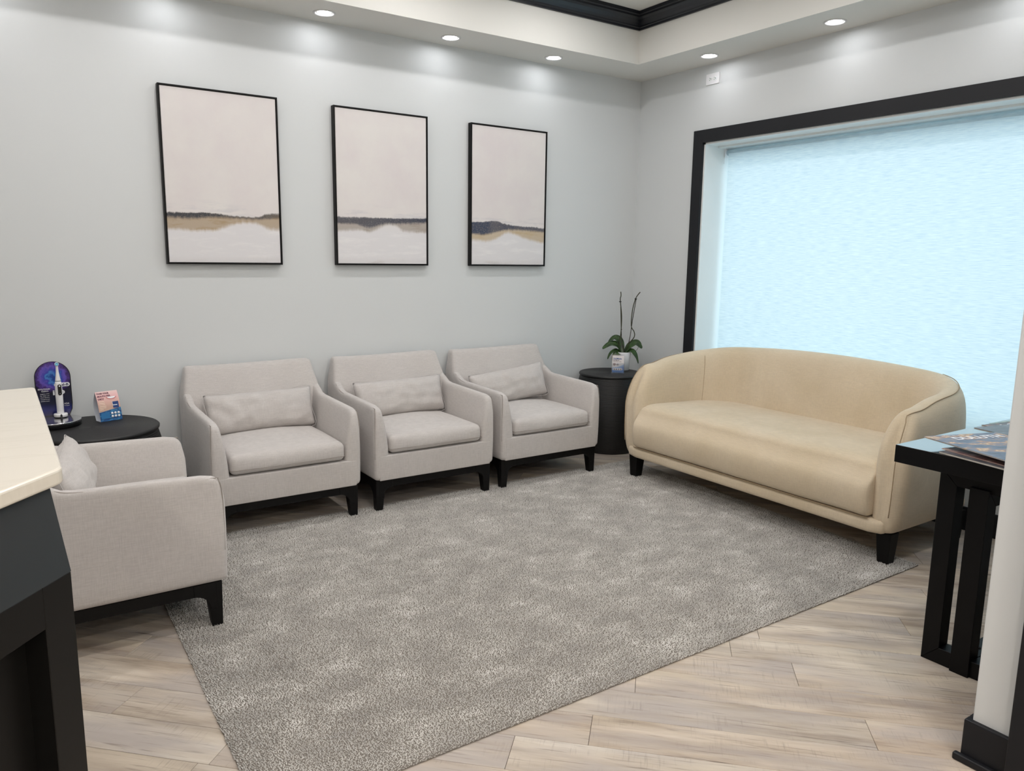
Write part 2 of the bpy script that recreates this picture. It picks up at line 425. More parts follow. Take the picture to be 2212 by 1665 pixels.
def shade_mat():
    m = bpy.data.materials.new('roller_shade_cloth'); n = NT(m); t = m.node_tree
    v = n.coords((1, 13, 230)); a = n.noise(v, 1, 3, .6)
    col = n.ramp(a, [(.30, srgb(214, 228, 236)), (.50, srgb(230, 240, 244)), (.65, srgb(238, 247, 249))])
    tr = n.n.new('ShaderNodeBsdfTranslucent'); di = n.n.new('ShaderNodeBsdfDiffuse'); mx = n.n.new('ShaderNodeMixShader'); mx.inputs[0].default_value = .5
    n.l(col, tr.inputs[0]); n.l(col, di.inputs[0]); n.l(di.outputs[0], mx.inputs[1]); n.l(tr.outputs[0], mx.inputs[2])
    n.l(mx.outputs[0], n.n['Material Output'].inputs[0]); t.nodes.remove(n.b); return m
M_SHADE = shade_mat()
rs = thing('roller_shade', 'closed pale blue glowing roller shade with fine horizontal streaks in the black-framed window', 'window shade', (.205, -1.99, 2.10))
def sheet(y0, y1, z0, z1, nx=.0):
    v = []; f = []; ny, nz = 12, 10
    for i in range(ny + 1):
        for j in range(nz + 1):
            y = y0 + (y1 - y0) * i / ny; z = z0 + (z1 - z0) * j / nz
            v.append((.0015 * math.sin(y * 5) * (z1 - z) / (z1 - z0), y, z))
    for i in range(ny):
        for j in range(nz): a = i * (nz + 1) + j; f.append((a, a + 1, a + nz + 2, a + nz + 1))
    return pyd('sheet', v, f, True)
Y0 = -1.99
obj('shade_cloth', sheet(WY1 + .025 - Y0, WY0 - .042 - Y0, WZ0 + .03 - 2.10, .02), M_SHADE, rs)
rt = tube([(.02, WY1 + .02 - Y0, .028), (.02, WY0 - .02 - Y0, .028)], .02, 20, 'roller'); obj('roller_tube', rt, M_SHADE, rs)
obj('shade_bracket', box(-.012, .05, WY0 - .0195 - Y0, WY0 - .0125 - Y0, -.005, .062), M_PLASTIC, rs)
obj('shade_bracket', box(-.012, .05, WY1 + .0125 - Y0, WY1 + .0195 - Y0, -.005, .062), M_PLASTIC, rs)
obj('hem_bar', box(-.006, .006, WY1 + .025 - Y0, WY0 - .030 - Y0, WZ0 + .015 - 2.10, WZ0 + .035 - 2.10), M_PLASTIC, rs)
obj('head_rail', box(-.075, .055, WY1 + .0125 - Y0, WY0 - .0125 - Y0, .053, .065), M_WHITE, rs)
obj('shade_pull_chain', tube([(-.015, WY0 - .018 - Y0, .02), (-.017, WY0 - .019 - Y0, -.03), (-.015, WY0 - .018 - Y0, -.05)], .002, 6), M_PLASTIC, rs)

# ---- outlet high on the window wall
ot = thing('wall_outlet', 'small white duplex power outlet high on the wall above the black window frame', 'power outlet', (0, -.702, 2.588))
bev(obj('cover_plate', box(-.006, 0, -.0572, .0572, -.0355, .0355), M_PLASTIC, ot), .002, 3)
for sx in (-1, 1):
    r_ = obj('receptacle', lathe([(.0145, 0), (.0145, .0022), (.013, .003)], 24), M_WHITE, ot, (-.0055, sx * .0195, 0), (0, -PI / 2, 0))
    for a, b, w in ((.006, .0035, .0014), (-.006, .0035, .0014), (0, -.007, .002)):
        obj('slot', box(-.0042, -.0028, b - .003 + (0), b + .003, a - w, a + w), M_BLKPL, ot, (-.0048, sx * .0195, 0))
obj('screw', lathe([(.003, 0), (.003, .0012), (.001, .0016)], 12), M_METALW, ot, (-.0058, 0, 0), (0, -PI / 2, 0))

# ---- downlights
def downlight(name, x, y, z, r, lens, label, group, ro=None):
    ro = ro or r * 1.42
    t_ = thing(name, label, 'ceiling light', (x, y, z), 0, group)
    obj('trim_ring', lathe([(r, .004), (r + .002, -.003), (ro - .006, -.006), (ro, -.003), (ro, .001)], 40), M_METALW, t_)
    obj('lens', lathe([(r + .001, 0.001), (r * .7, -.0015), (0.0, -.002)], 32), lens, t_)
    return t_
lab = {-2.519: 'round recessed ceiling light above the painting beside the lone side chair, leftmost of the lit soffit lights in view',
       -1.728: 'round recessed soffit light above the gap between the middle and right-hand paintings',
       -.949: 'round recessed soffit light nearest the room corner, over the painting wall'}
lab[-2.519] = 'round recessed soffit light above the gap between the two larger-looking paintings'
for x in (-4.89, -4.10, -3.31, -2.519, -1.728, -.949):
    downlight('recessed_downlight', x, -.172, ZC, .043, M_LAMP, lab.get(x, 'round recessed soffit light over the painting wall, out of the picture'), 'soffit downlights')
laby = {-.819: 'round recessed soffit light above the wall outlet, first along the window wall from the corner', -1.719: 'round recessed soffit light above the middle of the black window frame'}
for y in (-.819, -1.719, -2.619, -3.30):
    downlight('recessed_downlight', -.177, y, ZC, .043, M_LAMP, laby.get(y, 'round recessed soffit light along the window wall, out of the picture'), 'soffit downlights')
for x in (-1.2, -2.17, -3.2, -4.2):
    for y in (-.955, -2.16, -3.37):  # third row added to brighten the side-on chair, pillar and floor
        downlight('tray_downlight', x, y, ZT, .062, M_LAMPT, 'round recessed light in the raised tray ceiling, rows partly added, out of the picture', 'tray downlights')
for x in (-5.2, -3.9, -2.7):  # made-up lamps that brighten the counter, pillar and side-on chair
    for y in (-5.0, -6.3):
        downlight('added_rear_downlight', x, y, ZC, .062, M_LAMPR, 'round light added over the reception side, out of the picture', 'added rear downlights')

# ================================================================ RUG
RX0, RX1, RY0, RY1 = -3.685, -.632, -2.735, -.642
rug = thing('area_rug', 'large grey cut-pile wool rug with mottled sheen under the sofa and armchair legs', 'rug', ((RX0 + RX1) / 2, (RY0 + RY1) / 2, 0))
hx, hy = (RX1 - RX0) / 2, (RY1 - RY0) / 2
SA, SB = .016, .066        # the rug lies a little out of square
bev(obj('backing', prism([(-hx - SA, -hy), (hx - SB, -hy), (hx + SB, hy), (-hx + SA, hy)], .0005, .0045), M_RUGB, rug), .001)
def pile():
    rg = np.random.default_rng(3); sp = .0053
    nx, ny = int(2 * hx / sp), int(2 * hy / sp)
    X, Y = np.meshgrid((np.arange(nx) + .5) * sp - hx, (np.arange(ny) + .5) * sp - hy)
    X = X.ravel(); Y = Y.ravel(); n = X.size
    X = X + rg.uniform(-.45, .45, n) * sp; Y = Y + rg.uniform(-.45, .45, n) * sp
    # nap direction drifts slowly over the rug
    def wav(a, b, c, d): return np.sin(X * a + Y * b + c) * np.cos(X * -b * .7 + Y * a * .8 + d)
    L = .35 + .16 * wav(5.1, 3.3, .4, 1.2) + .13 * wav(11.3, 7.9, 2.0, .3) + .10 * wav(23.0, 19.0, .9, 2.2)
    ang = rg.normal(0, .9, n) - 2.2
    lean = .004 + .004 * L
    edge = np.minimum(np.minimum(X + hx, hx - X), np.minimum(Y + hy, hy - Y))
    h = rg.uniform(.0088, .0118, n) * (1 + .12 * L)
    dx = np.cos(ang) * lean + rg.normal(0, .0016, n); dy = np.sin(ang) * lean + rg.normal(0, .0016, n)
    e = edge < .012; k = .006
    dx = np.where(e & (X + hx < .012), -k, np.where(e & (hx - X < .012), k, dx)); dy = np.where(e & (Y + hy < .012), -k, np.where(e & (hy - Y < .012), k, dy))
    r = rg.uniform(.0024, .0034, n); a0 = rg.uniform(0, 2 * PI, n)
    X = X + (SA + (SB - SA) * (X / hx + 1) / 2) * Y / hy
    V = np.empty((n, 4, 3), np.float32)
    for i in range(3):
        a = a0 + i * 2.0944
        V[:, i, 0] = X + np.cos(a) * r; V[:, i, 1] = Y + np.sin(a) * r; V[:, i, 2] = .003
    V[:, 3, 0] = X + dx; V[:, 3, 1] = Y + dy; V[:, 3, 2] = h
    b = np.arange(n)[:, None] * 4
    F = np.concatenate([b + np.array([[0, 1, 3]]), b + np.array([[1, 2, 3]]), b + np.array([[2, 0, 3]])], 0).astype(np.int32)
    me = bpy.data.meshes.new('pile'); me.vertices.add(n * 4); me.vertices.foreach_set('co', V.ravel())
    nf = len(F); me.loops.add(nf * 3); me.loops.foreach_set('vertex_index', F.ravel()); me.polygons.add(nf)
    me.polygons.foreach_set('loop_start', np.arange(nf, dtype=np.int32) * 3)
    me.polygons.foreach_set('use_smooth', np.ones(nf, bool))
    me.update(calc_edges=True); return me
pl = obj('pile', pile(), M_RUG, rug); pl['kind'] = 'stuff'

# ================================================================ ARMCHAIRS
def leg_mesh(sx, sy, h, w=.058, b=.040, rail=.045, reach=.085):
    """tapered foot with curved brackets running into the rails; outer corner at (0,0), body towards (-sx,-sy)"""
    v = []; f = []
    def add(poly, thick, ax):
        n = len(poly); o = len(v)
        for d in (0, thick):
            for p, z in poly:
                v.append((-sx * p, -sy * d, z) if ax == 'x' else (-sx * d, -sy * p, z))
        f.append(tuple(range(o, o + n))); f.append(tuple(range(o + 2 * n - 1, o + n - 1, -1)))
        for i in range(n): f.append((o + i, o + (i + 1) % n, o + n + (i + 1) % n, o + n + i))
    # solid foot
    o = len(v)
    tp = [(0, 0), (w, 0), (w, w), (0, w)]; bt = [(.003, .003), (b, .003), (b, b), (.003, b)]
    for (x, y), z in [(p, h) for p in tp] + [(p, 0) for p in bt]: v.append((-sx * x, -sy * y, z))
    f.extend([(o, o + 1, o + 2, o + 3), (o + 7, o + 6, o + 5, o + 4)] + [(o + i, o + 4 + i, o + 4 + (i + 1) % 4, o + (i + 1) % 4) for i in range(4)])
    return v, f, add
def chair_leg(sx, sy, h):
    v, f, add = leg_mesh(sx, sy, h)
    cur = []
    R = .058
    for k in range(9):
        a = PI / 2 * k / 8
        cur.append((.043 + R - R * math.cos(a) if True else 0, (h - .045 - R) + R * math.sin(a)))
    poly = [(.02, h), (.02, h - .045 - R)] + cur + [(.043 + R, h)]
    add(poly, .03, 'x'); add(poly, .03, 'y')
    return pyd('leg', v, f)
def make_chair(label, loc, rz):
    c = thing('armchair', label, 'armchair', loc, rz, 'pale linen armchairs')
    ZB = .178; D = .36; HW = .378
    def arm(s):
        def fn(x, y, z):
            t = (z - ZB) / (.585 - ZB); u = x / .085            # u 0 inner .. 1 outer
            inner = .293 + .038 * max(0, (t - .25) / .75) ** 1.6
            X = inner + (HW - .004 * t - inner) * u
            X += .004 * math.sin(PI * min(1, max(0, t))) * (1 if u > .5 else -.4)
            zz = z
            if t > .5:
                w = (t - .5) * 2
                zz += w * (.018 * (y + D) / (2 * D) + .045 * sst(.13, .25, y) - .010 * sst(-.30, -.36, y))
            Y = y - .004 * math.sin(PI * min(1, max(0, t))) * (1 if y < 0 else 0) + .012 * sst(.75, 1.0, t) * sst(-.2, -.36, y)
            return (s * X, Y, zz)
        return rbox(0, .085, -D, .26, ZB, .585, .026, (3, 14, 10), fn, 'arm')
    for s in (-1, 1): obj('arm', arm(s), M_CHAIR, c)
    def fb(x, y, z):
        t = (z - ZB) / (.78 - ZB); u = y / .1
        front = .14 + .07 * min(1, (z - ZB) / .42) + max(0, z - .60) * .46
        rear = .335 + .025 * t
        hw = (HW - .001) * (1 - .075 * sst(.60, .78, z)); X = x * hw / .377
        Y = front + (rear - front) * u
        b = .012 * (1 - (x / .377) ** 2) * sst(.2, .5, z) * (1 - u)
        sag = -.004 * (1 - (x / .377) ** 2) if t > .95 else 0
        return (X, Y - b, z + .006 * math.sin(x * 6) * sst(.7, .78, z) * .4 + sag)
    obj('backrest', rbox(-.377, .377, 0, .1, ZB, .78, .024, (16, 3, 14), fb, 'back'), M_CHAIR, c)
    obj('seat_rail', rbox(-.352, .352, -D - .0008, .20, ZB + .0005, .318, .006, (12, 6, 4), lambda x, y, z: (x, y - .004 * math.sin(PI * (z - ZB) / .407) * (1 if y < 0 else 0), z), 'rail'), M_CHAIR, c)
    def fc(x, y, z):
        t = (z - .322) / .098; a = 1 - (x / .29) ** 2; b = 1 - ((y + .08) / .285) ** 2
        zz = z + (.030 * max(0, a) ** .7 * max(0, b) ** .7) * max(0, t) + .004 * noise.noise(Vector((x * 5, y * 5, 3)))
        Y = y - (.012 * a if y < -.2 else 0) * math.sin(PI * min(1, max(0, t)) ** .8)
        return (x, Y, zz)
    cu = obj('seat_cushion', rbox(-.291, .291, -.365, .20, .322, .420, .030, (14, 12, 4), fc, 'cushion'), M_CHAIR, c)
    def welt(z, dy):
        pts = [(-.289 + .578 * k / 24, -.3655 - .0105 * (1 - ((-.289 + .578 * k / 24) / .29) ** 2) * dy - (0), z) for k in range(25)]
        pts = [(-.291, -.32, z)] + pts + [(.291, -.32, z)]
        return tube(pts, .0016, 6)
    obj('welt', welt(.349, .75), M_SEAM, cu)
    # piping that runs along the top outer edge of each arm
    for s in (-1, 1):
        pts = crom([(s * .3745, -.352, .30), (s * .373, -.353, .50), (s * .368, -.342, .568), (s * .3665, -.318, .5765), (s * .3665, -.1, .583), (s * .3665, .1, .592), (s * .3665, .17, .606), (s * .366, .215, .630)], 6)
        obj('piping', tube(pts, .0017, 6), M_SEAM, c)
    for sx in (-1, 1):
        for sy in (-1, 1):
            l = obj('leg', chair_leg(sx, sy, ZB), M_BLACK, c, (sx * (HW - .012), sy * (D - .022), 0)); bev(l, .0015, 1)
    rails = []
    v = []; f = []
    a, b_ = HW - .014, D - .024
    for x0, x1, y0, y1 in ((-a, a, -b_, -b_ + .024), (-a, a, b_ - .024, b_), (-a, -a + .024, -b_, b_), (a - .024, a, -b_, b_)):
        o = len(v); v += [(x, y, z) for x in (x0, x1) for y in (y0, y1) for z in (ZB - .045, ZB)]
        f += [tuple(o + i for i in q) for q in [(0, 1, 3, 2), (4, 6, 7, 5), (0, 4, 5, 1), (2, 3, 7, 6), (0, 2, 6, 4), (1, 5, 7, 3)]]
    obj('base_rail', pyd('rails', v, f), M_BLACK, c)
    obj('dust_cover', box(-a + .02, a - .02, -b_ + .02, b_ - .02, ZB - .02, ZB - .005), M_BLACK, c)
    return c
ch = make_chair('pale linen armchair against the wall below the widest painting gap, first of the row from the round black table with the toothbrush', (-2.978, -.395, 0), 0)
ch['label'] = 'pale linen armchair with black legs, leftmost of the three standing along the wall'
for lb, loc, rz in (('pale linen armchair with black legs, middle of the three standing along the wall', (-2.142, -.395, 0), 0),
                    ('pale linen armchair with black legs, beside the round table that holds the orchid', (-1.329, -.395, 0), 0),
                    ('pale linen armchair seen side-on next to the dark reception desk', (-3.862, -1.255, 0), PI / 2)):
    k = copy_tree(ch); k.location = loc; k.rotation_euler = (0, 0, rz); k['label'] = lb

def pillow_mesh(w, h, t, seed):
    v = []; f = []; nu, nv = 36, 18; idx = {}
    for side in (1, -1):
        for i in range(nu + 1):
            for j in range(nv + 1):
                u = -1 + 2 * i / nu; q = -1 + 2 * j / nv; edge = i in (0, nu) or j in (0, nv)
                if edge and side < 0: idx[(side, i, j)] = idx[(1, i, j)]; continue
                th = t / 2 * (max(0, 1 - abs(u) ** 3.2)) ** .5 * (max(0, 1 - abs(q) ** 2.6)) ** .55
                pin = 1 - .035 * (1 - q * q) * abs(u) ** 6; pin2 = 1 - .06 * (1 - u * u) ** .5 * abs(q) ** 4 
                x = u * w / 2 * pin; z = q * h / 2 * pin2
                nz = noise.noise(Vector((x * 14 + seed, z * 22, side * 3.0))) * .010 + noise.noise(Vector((x * 35 + seed, z * 12, side * 7.0))) * .006
                cr = -.010 * math.exp(-((u - .05 + seed * .03) / .035) ** 2) * sst(.1, .9, q)
                y = side * (th + (nz + cr) * min(1, th / (t * .25))) if not edge else 0
                if edge: z += .003 * noise.noise(Vector((x * 20 + seed, 1, 1)))
                idx[(side, i, j)] = len(v); v.append((x, y, z))
        for i in range(nu):
            for j in range(nv): f.append((idx[(side, i, j)], idx[(side, i + 1, j)], idx[(side, i + 1, j + 1)], idx[(side, i, j + 1)]))
    return pyd('pillow', v, f, True), v
def pillow(loc, rz, tilt, roll, label, seed):
    me, _ = pillow_mesh(.585, .225, .125, seed)
    t_ = thing('lumbar_pillow', label, 'pillow', loc, rz, 'linen lumbar pillows')
    o = obj('pillow_cover', me, M_CHAIR, t_); o.rotation_euler = (tilt, roll, 0)
    w, h = .585, .225
    pts = [(-w / 2 * .99, 0, -h / 2), (-w / 4, 0, -h / 2 * .945), (0, 0, -h / 2 * .94), (w / 4, 0, -h / 2 * .945), (w / 2 * .99, 0, -h / 2 * 1.0), (w / 2 * .966, 0, 0), (w / 2 * .99, 0, h / 2), (w / 4, 0, h / 2 * .945), (0, 0, h / 2 * .94), (-w / 4, 0, h / 2 * .945), (-w / 2 * .99, 0, h / 2), (-w / 2 * .966, 0, 0), (-w / 2 * .99, 0, -h / 2)]
    sm = obj('seam', tube(crom(pts, 4), .0016, 6), M_CHAIR, o)
    return t_
# (tilt about x leans the top towards the backrest)
pillow((-2.978, -.278, .535), 0, -.30, -.01, 'rectangular linen lumbar pillow on the leftmost chair of the wall row', 1.3)
pillow((-2.139, -.278, .537), 0, -.30, -.02, 'rectangular linen lumbar pillow on the middle chair of the wall row', 5.1)
pillow((-1.345, -.285, .545), 0, -.28, -.10, 'tilted linen lumbar pillow on the chair beside the orchid table', 9.7)
pillow((-3.955, -1.275, .550), PI / 2 - .13, -.30, .0, 'linen lumbar pillow in the side-on chair next to the reception desk', 14.2)

# ================================================================ SOFA
sf = thing('sofa', 'cream velvet three-seat tub sofa with curved back in front of the window', 'sofa', (-.475, -1.79, 0))
# local frame: +X is towards the back (window), -X the front, Y along the length
HL, TH = .925, .155
def sofa_path():
    """centre line of inner face: from front end of one arm round the back to the other; returns pts and outward normals"""
    out = []; Rr = .24; xi = -.40; xb = .265; yi = HL - TH      # inner face positions
    n = 16
    for k in range(n): out.append(((xi + (xb - Rr - xi) * k / n), yi, 0, 1))
    for k in range(12): a = PI / 2 * k / 12; out.append((xb - Rr + Rr * math.sin(a), yi - Rr + Rr * math.cos(a), math.sin(a), math.cos(a)))
    for k in range(61): out.append((xb, yi - Rr - 2 * (yi - Rr) * k / 60, 1, 0))
    for k in range(1, 13): a = PI / 2 * k / 12; out.append((xb - Rr + Rr * math.cos(a), -(yi - Rr) - Rr * math.sin(a), math.cos(a), -math.sin(a)))
    for k in range(1, n + 1): out.append((xb - Rr + (xi - xb + Rr) * k / n, -yi, 0, -1))
    return out
def sofa_shell():
    P = sofa_path(); m = len(P); v = []; f = []
    sec = [(.010, .150), (.0, .20), (0, .32), (0, .45), (.0, .56), (.002, -.16), (.008, -.09), (.022, -.035), (.050, -.006), (.080, 0), (.108, -.010), (.132, -.040), (.148, -.090), (.156, -.16), (.160, .52), (.160, .42), (.155, .32), (.143, .23), (.125, .175), (.105, .152), (.06, .148)]
    ns = len(sec)
    for i, (x, y, nx, ny) in enumerate(P):
        d = x + .40 if abs(ny) > .99 else .5                     # distance from the front end
        back = sst(-.12, .23, x)
        h = .728 + .052 * sst(-.36, .12, x) + .035 * sst(.02, .26, x) + (.036 * max(0, 1 - (y / .72) ** 2) if abs(nx) > .05 else 0)
        if d < .07:
            q = max(0, d / .07); sc = math.sqrt(max(0.0, 1 - (1 - q) ** 2))
        else: sc = 1
        sc = max(sc, .02)
        for o, z in sec:
            Z = z if z > .12 else h + z
            if z > .5 and z < .57: Z = h - (.19 if o < .01 else .235)
            oo = .078 + (o - .078) * (.25 + .75 * sc)
            Zc = .45 + (Z - .45) * (.93 + .07 * sc)
            front = (1 - sst(0, .34, d)) if d < .5 else 0
            lean = front * (.13 * max(0, (Zc - .46) / .28) ** 2.0 + .010 * max(0, (.3 - Zc) / .15) ** 2)
            X = x + nx * oo + lean; Y = y + ny * oo
            if back > .2:                                       # back face leans away
                X += .045 * (Zc - .45) / .4 * abs(nx) * (1 if Zc > .45 else .3)
            bul = noise.noise(Vector((X * 3, Y * 3, Zc * 4))) * .003
            if nx > .9 and o < .03:                               # soft pleats in the inner back near its corners
                bul += .0045 * math.sin(Y * 95 + 2 * math.sin(Y * 17) + Zc * 6) * sst(.50, .60, Zc) * (1 - sst(h - .07, h - .02, Zc)) * sst(.12, .42, abs(Y))
            v.append((X + nx * bul, Y + ny * bul, Zc))
    for i in range(m - 1):
        for k in range(ns): f.append((i * ns + k, i * ns + (k + 1) % ns, (i + 1) * ns + (k + 1) % ns, (i + 1) * ns + k))
    f.append(tuple(range(ns))); f.append(tuple((m - 1) * ns + k for k in range(ns)))
    return pyd('shell', v, f, True), v, ns, m
me, SV, SN, SM = sofa_shell()
so = obj('back_and_arms', me, M_SOFA, sf); ss = so.modifiers.new('sub', 'SUBSURF'); ss.levels = 1; ss.render_levels = 1
# seam that rises along the front of each arm and runs back along its top
for side in (0, 1):
    pts = []
    rows = range(1, 26) if side == 0 else range(SM - 2, SM - 27, -1)
    r0 = 1 if side == 0 else SM - 2
    for k in (19, 17, 16, 15, 14, 13, 12, 11, 10):
        a = Vector(SV[(0 if side == 0 else SM - 1) * SN + k]); b = Vector(SV[r0 * SN + k]); pts.append(a * .75 + b * .25 + Vector((-.003, .002 * (1 if side == 0 else -1), 0)))
    for r in rows:
        if r == r0: continue
        pts.append(Vector(SV[r * SN + 10]) + Vector((0, 0, .0005)))
    obj('piping', tube(crom(pts[1:], 2), .0022, 6), M_SOFASEAM, sf)
for r_i in (20,):
    obj('corner_seam', tube(crom([Vector(SV[r_i * SN + k]) for k in (3, 4, 5, 6, 7)], 4), .0014, 6), M_SOFASEAM, sf)
def fseat(x, y, z):
    t = (z - .218) / .25; a = 1 - (y / .79) ** 2
    w = sst(-.2, -.42, x)
    X = x - w * (.024 * math.sin(PI * min(1, max(0, t)) ** .8)) + .035 * w * sst(.62, 1.0, t)
    Z = z + .008 * max(0, a) ** .5 * max(0, t) * sst(-.44, -.1, x) + .003 * noise.noise(Vector((x * 6, y * 4, 0)))
    Z -= .012 * max(0, t) * sst(-.30, .2, x)
    uu = max(0, min(1, (-.30 - x) / .108)); Z -= .040 * (1 - math.sqrt(1 - uu * uu * .96)) * max(0, min(1, (t - .35) / .65))
    return (X, y, Z)
obj('seat', rbox(-.408, .30, -.787, .787, .218, .480, .026, (16, 30, 10), fseat, 'seat', 5), M_SOFA, sf)
def fbase(x, y, z):
    e = sst(.80, .90, abs(y)); return (x + .03 * e * (1 if x < 0 else 0), y, z + .012 * e * (1 if z < .18 else 0))
obj('base_border', rbox(-.402, .36, -.86, .86, .146, .214, .022, (6, 30, 2), fbase, 'border'), M_SOFA, sf)
obj('piping', tube([(-.405, -.785 + 1.57 * k / 20, .2165) for k in range(21)], .0026, 6), M_SOFASEAM, sf)
for sx, sy in ((-1, -1), (-1, 1), (1, -1), (1, 1)):
    w, b = .072, .052
    v = [(x, y, .152) for x, y in ((0, 0), (w, 0), (w, w), (0, w))] + [(x + .008, y + .008, 0) for x, y in ((0, 0), (b, 0), (b, b), (0, b))]
    v = [(-sx * x, -sy * y, z) for x, y, z in v]
    l = obj('leg', pyd('leg', v, [(0, 1, 2, 3), (7, 6, 5, 4)] + [(i, 4 + i, 4 + (i + 1) % 4, (i + 1) % 4) for i in range(4)]), M_BLACK, sf, (sx * .355 if sx < 0 else .33, sy * .875, 0)); bev(l, .002, 2)

# ================================================================ ROUND SIDE TABLES
def rope_mat():
    m = bpy.data.materials.new('black_rope'); n = NT(m)
    tc = n.n.new('ShaderNodeTexCoord'); sp = n.n.new('ShaderNodeSeparateXYZ'); n.l(tc.outputs['Object'], sp.inputs[0])
    w = n.noise(n.coords((60, 60, 60)), 4, 2)
    n.l(n.mix(w, srgb(12, 12, 13), srgb(34, 34, 35)), n.b.inputs['Base Color']); n.b.inputs['Roughness'].default_value = .5
    n.bump(w, .4, .001); return m
M_ROPE = rope_mat()
def rope_table(name, label, loc, r, h, bulge):
    t_ = thing(name, label, 'side table', loc, 0, 'round black drum tables')
    # coiled top: real ridges
    prof = []; nr = int(r / .0075)
    for i in range(nr):
        a = r * i / nr; b = r * (i + 1) / nr
        prof += [(max(a, 0.0001) if i else 0.0, h - .0016), ((a * .7 + b * .3), h), ((a * .3 + b * .7), h)]
    prof += [(r, h - .002), (r + .004, h - .006), (r + .003, h - .016), (r - .004, h - .022), (0.02, h - .022)]
    me = lathe(prof, 72)
    obj('coiled_top', me, M_ROPE, t_)
    nb = int((h - .025) / .008); prof = [(r * .80, 0)]
    for i in range(nb):
        z = (h - .022) * i / nb; z1 = (h - .022) * (i + 1) / nb; s = (z + z1) / 2 / h
        R_ = r * (.84 + (bulge - .84 + 0.0) * math.sin(PI * min(1, (s * .62 + .18))) ** 1.2)
        R_ = r * (.86 + (bulge - .86) * math.sin(PI * (s * .8 + .08)))
        prof += [(R_, z + .001), (R_ + .0025, z + .003), (R_ + .0025, z1 - .001)]
    prof += [(r * .93, h - .020)]
    obj('wrapped_drum', lathe(prof, 72), M_ROPE, t_)
    return t_
rope_table('drum_table', 'round black rope-wrapped drum table holding the toothbrush display', (-3.80, -.345, 0), .29, .55, 1.10)
rope_table('drum_table', 'round black rope-wrapped drum table holding the orchid in the corner', (-.455, -.285, 0), .225, .567, 1.12)

# ================================================================ PAINTINGS
def canvas_mat(name, top, bot, tan, darkc, tanc, fade, seed):
    m = bpy.data.materials.new(name); n = NT(m)
    tc = n.n.new('ShaderNodeTexCoord'); sp = n.n.new('ShaderNodeSeparateXYZ'); n.l(tc.outputs['Object'], sp.inputs[0])
    u = n.math('DIVIDE', sp.outputs[0], .5925); vv = n.math('DIVIDE', sp.outputs[2], .894)
    co = n.coords((1, 1, 1)); 
    mp = n.n.new('ShaderNodeMapping'); mp.inputs['Location'].default_value = (seed, seed * 2, seed); n.l(co, mp.inputs[0]); co = mp.outputs[0]
    mp2 = n.n.new('ShaderNodeMapping'); mp2.inputs['Scale'].default_value = (60, 1, 9); n.l(co, mp2.inputs[0])
    mp3 = n.n.new('ShaderNodeMapping'); mp3.inputs['Scale'].default_value = (5, 1, 26); n.l(co, mp3.inputs[0])
    fine = n.math('SUBTRACT', n.noise(mp2.outputs[0], 1, 3, .6), .5); str_ = n.math('SUBTRACT', n.noise(mp3.outputs[0], 1, 4, .65), .5)
    speck = n.noise(co, 160, 3, .7)
    jit = n.math('ADD', n.math('MULTIPLY', fine, .022), n.math('MULTIPLY', str_, .020))
    jv = n.math('ADD', vv, jit)
    def curve(st): return n.ramp(u, [(p, c) for p, c in st], 'CARDINAL')
    def step(a, b, x): 
        r_ = n.n.new('ShaderNodeMapRange'); r_.interpolation_type = 'SMOOTHSTEP'
        r_.inputs[1].default_value = a; r_.inputs[2].default_value = b; n.l(x, r_.inputs[0]); return r_.outputs[0]
    dT = n.math('SUBTRACT', curve(top), jv); dB = n.math('SUBTRACT', jv, curve(bot)); dG = n.math('SUBTRACT', jv, curve(tan))
    dark = n.math('MULTIPLY', step(-.004, .008, dT), step(-.012, .012, dB))
    dark = n.math('MULTIPLY', dark, n.ramp(speck, [(.34, .7), (.48, 1.0)]))
    dark = n.math('MULTIPLY', dark, curve(fade))
    g = n.math('MULTIPLY', step(-.002, .012, dT), step(-.016, .014, dG))
    g = n.math('MULTIPLY', g, n.ramp(str_, [(.0, .75), (.2, 1.0)]))
    cloud = n.noise(co, 3.0, 4, .6)
    sky = n.mix(n.ramp(cloud, [(.35, 0.0), (.65, 1.0)]), srgb(214, 207, 207), srgb(220, 216, 213))
    low = n.mix(n.ramp(str_, [(.0, 0.0), (.25, 1.0)]), srgb(216, 214, 216), srgb(228, 226, 226))
    below = n.math('SUBTRACT', 1.0, step(.20, .30, jv))
    base = n.mix(below, sky, low)
    # haze above the horizon and a grey wash on the bottom edge
    hz = n.math('MULTIPLY', step(-.10, -.01, dT), step(0.03, 0.0, dT)); base = n.mix(n.math('MULTIPLY', hz, n.ramp(str_, [(.0, .0), (.12, .5)])), base, srgb(190, 188, 193))
    be = n.math('MULTIPLY', step(.05, .005, jv), n.ramp(str_, [(.0, .2), (.15, .8)])); base = n.mix(be, base, srgb(188, 183, 182))
    base = n.mix(g, base, tanc); base = n.mix(dark, base, darkc)
    n.l(base, n.b.inputs['Base Color']); n.b.inputs['Roughness'].default_value = .75
    n.bump(n.math('ADD', fine, str_), .15, .001); return m
DK1, DK2, TN = srgb(58, 60, 66), srgb(58, 62, 76), srgb(160, 136, 100)
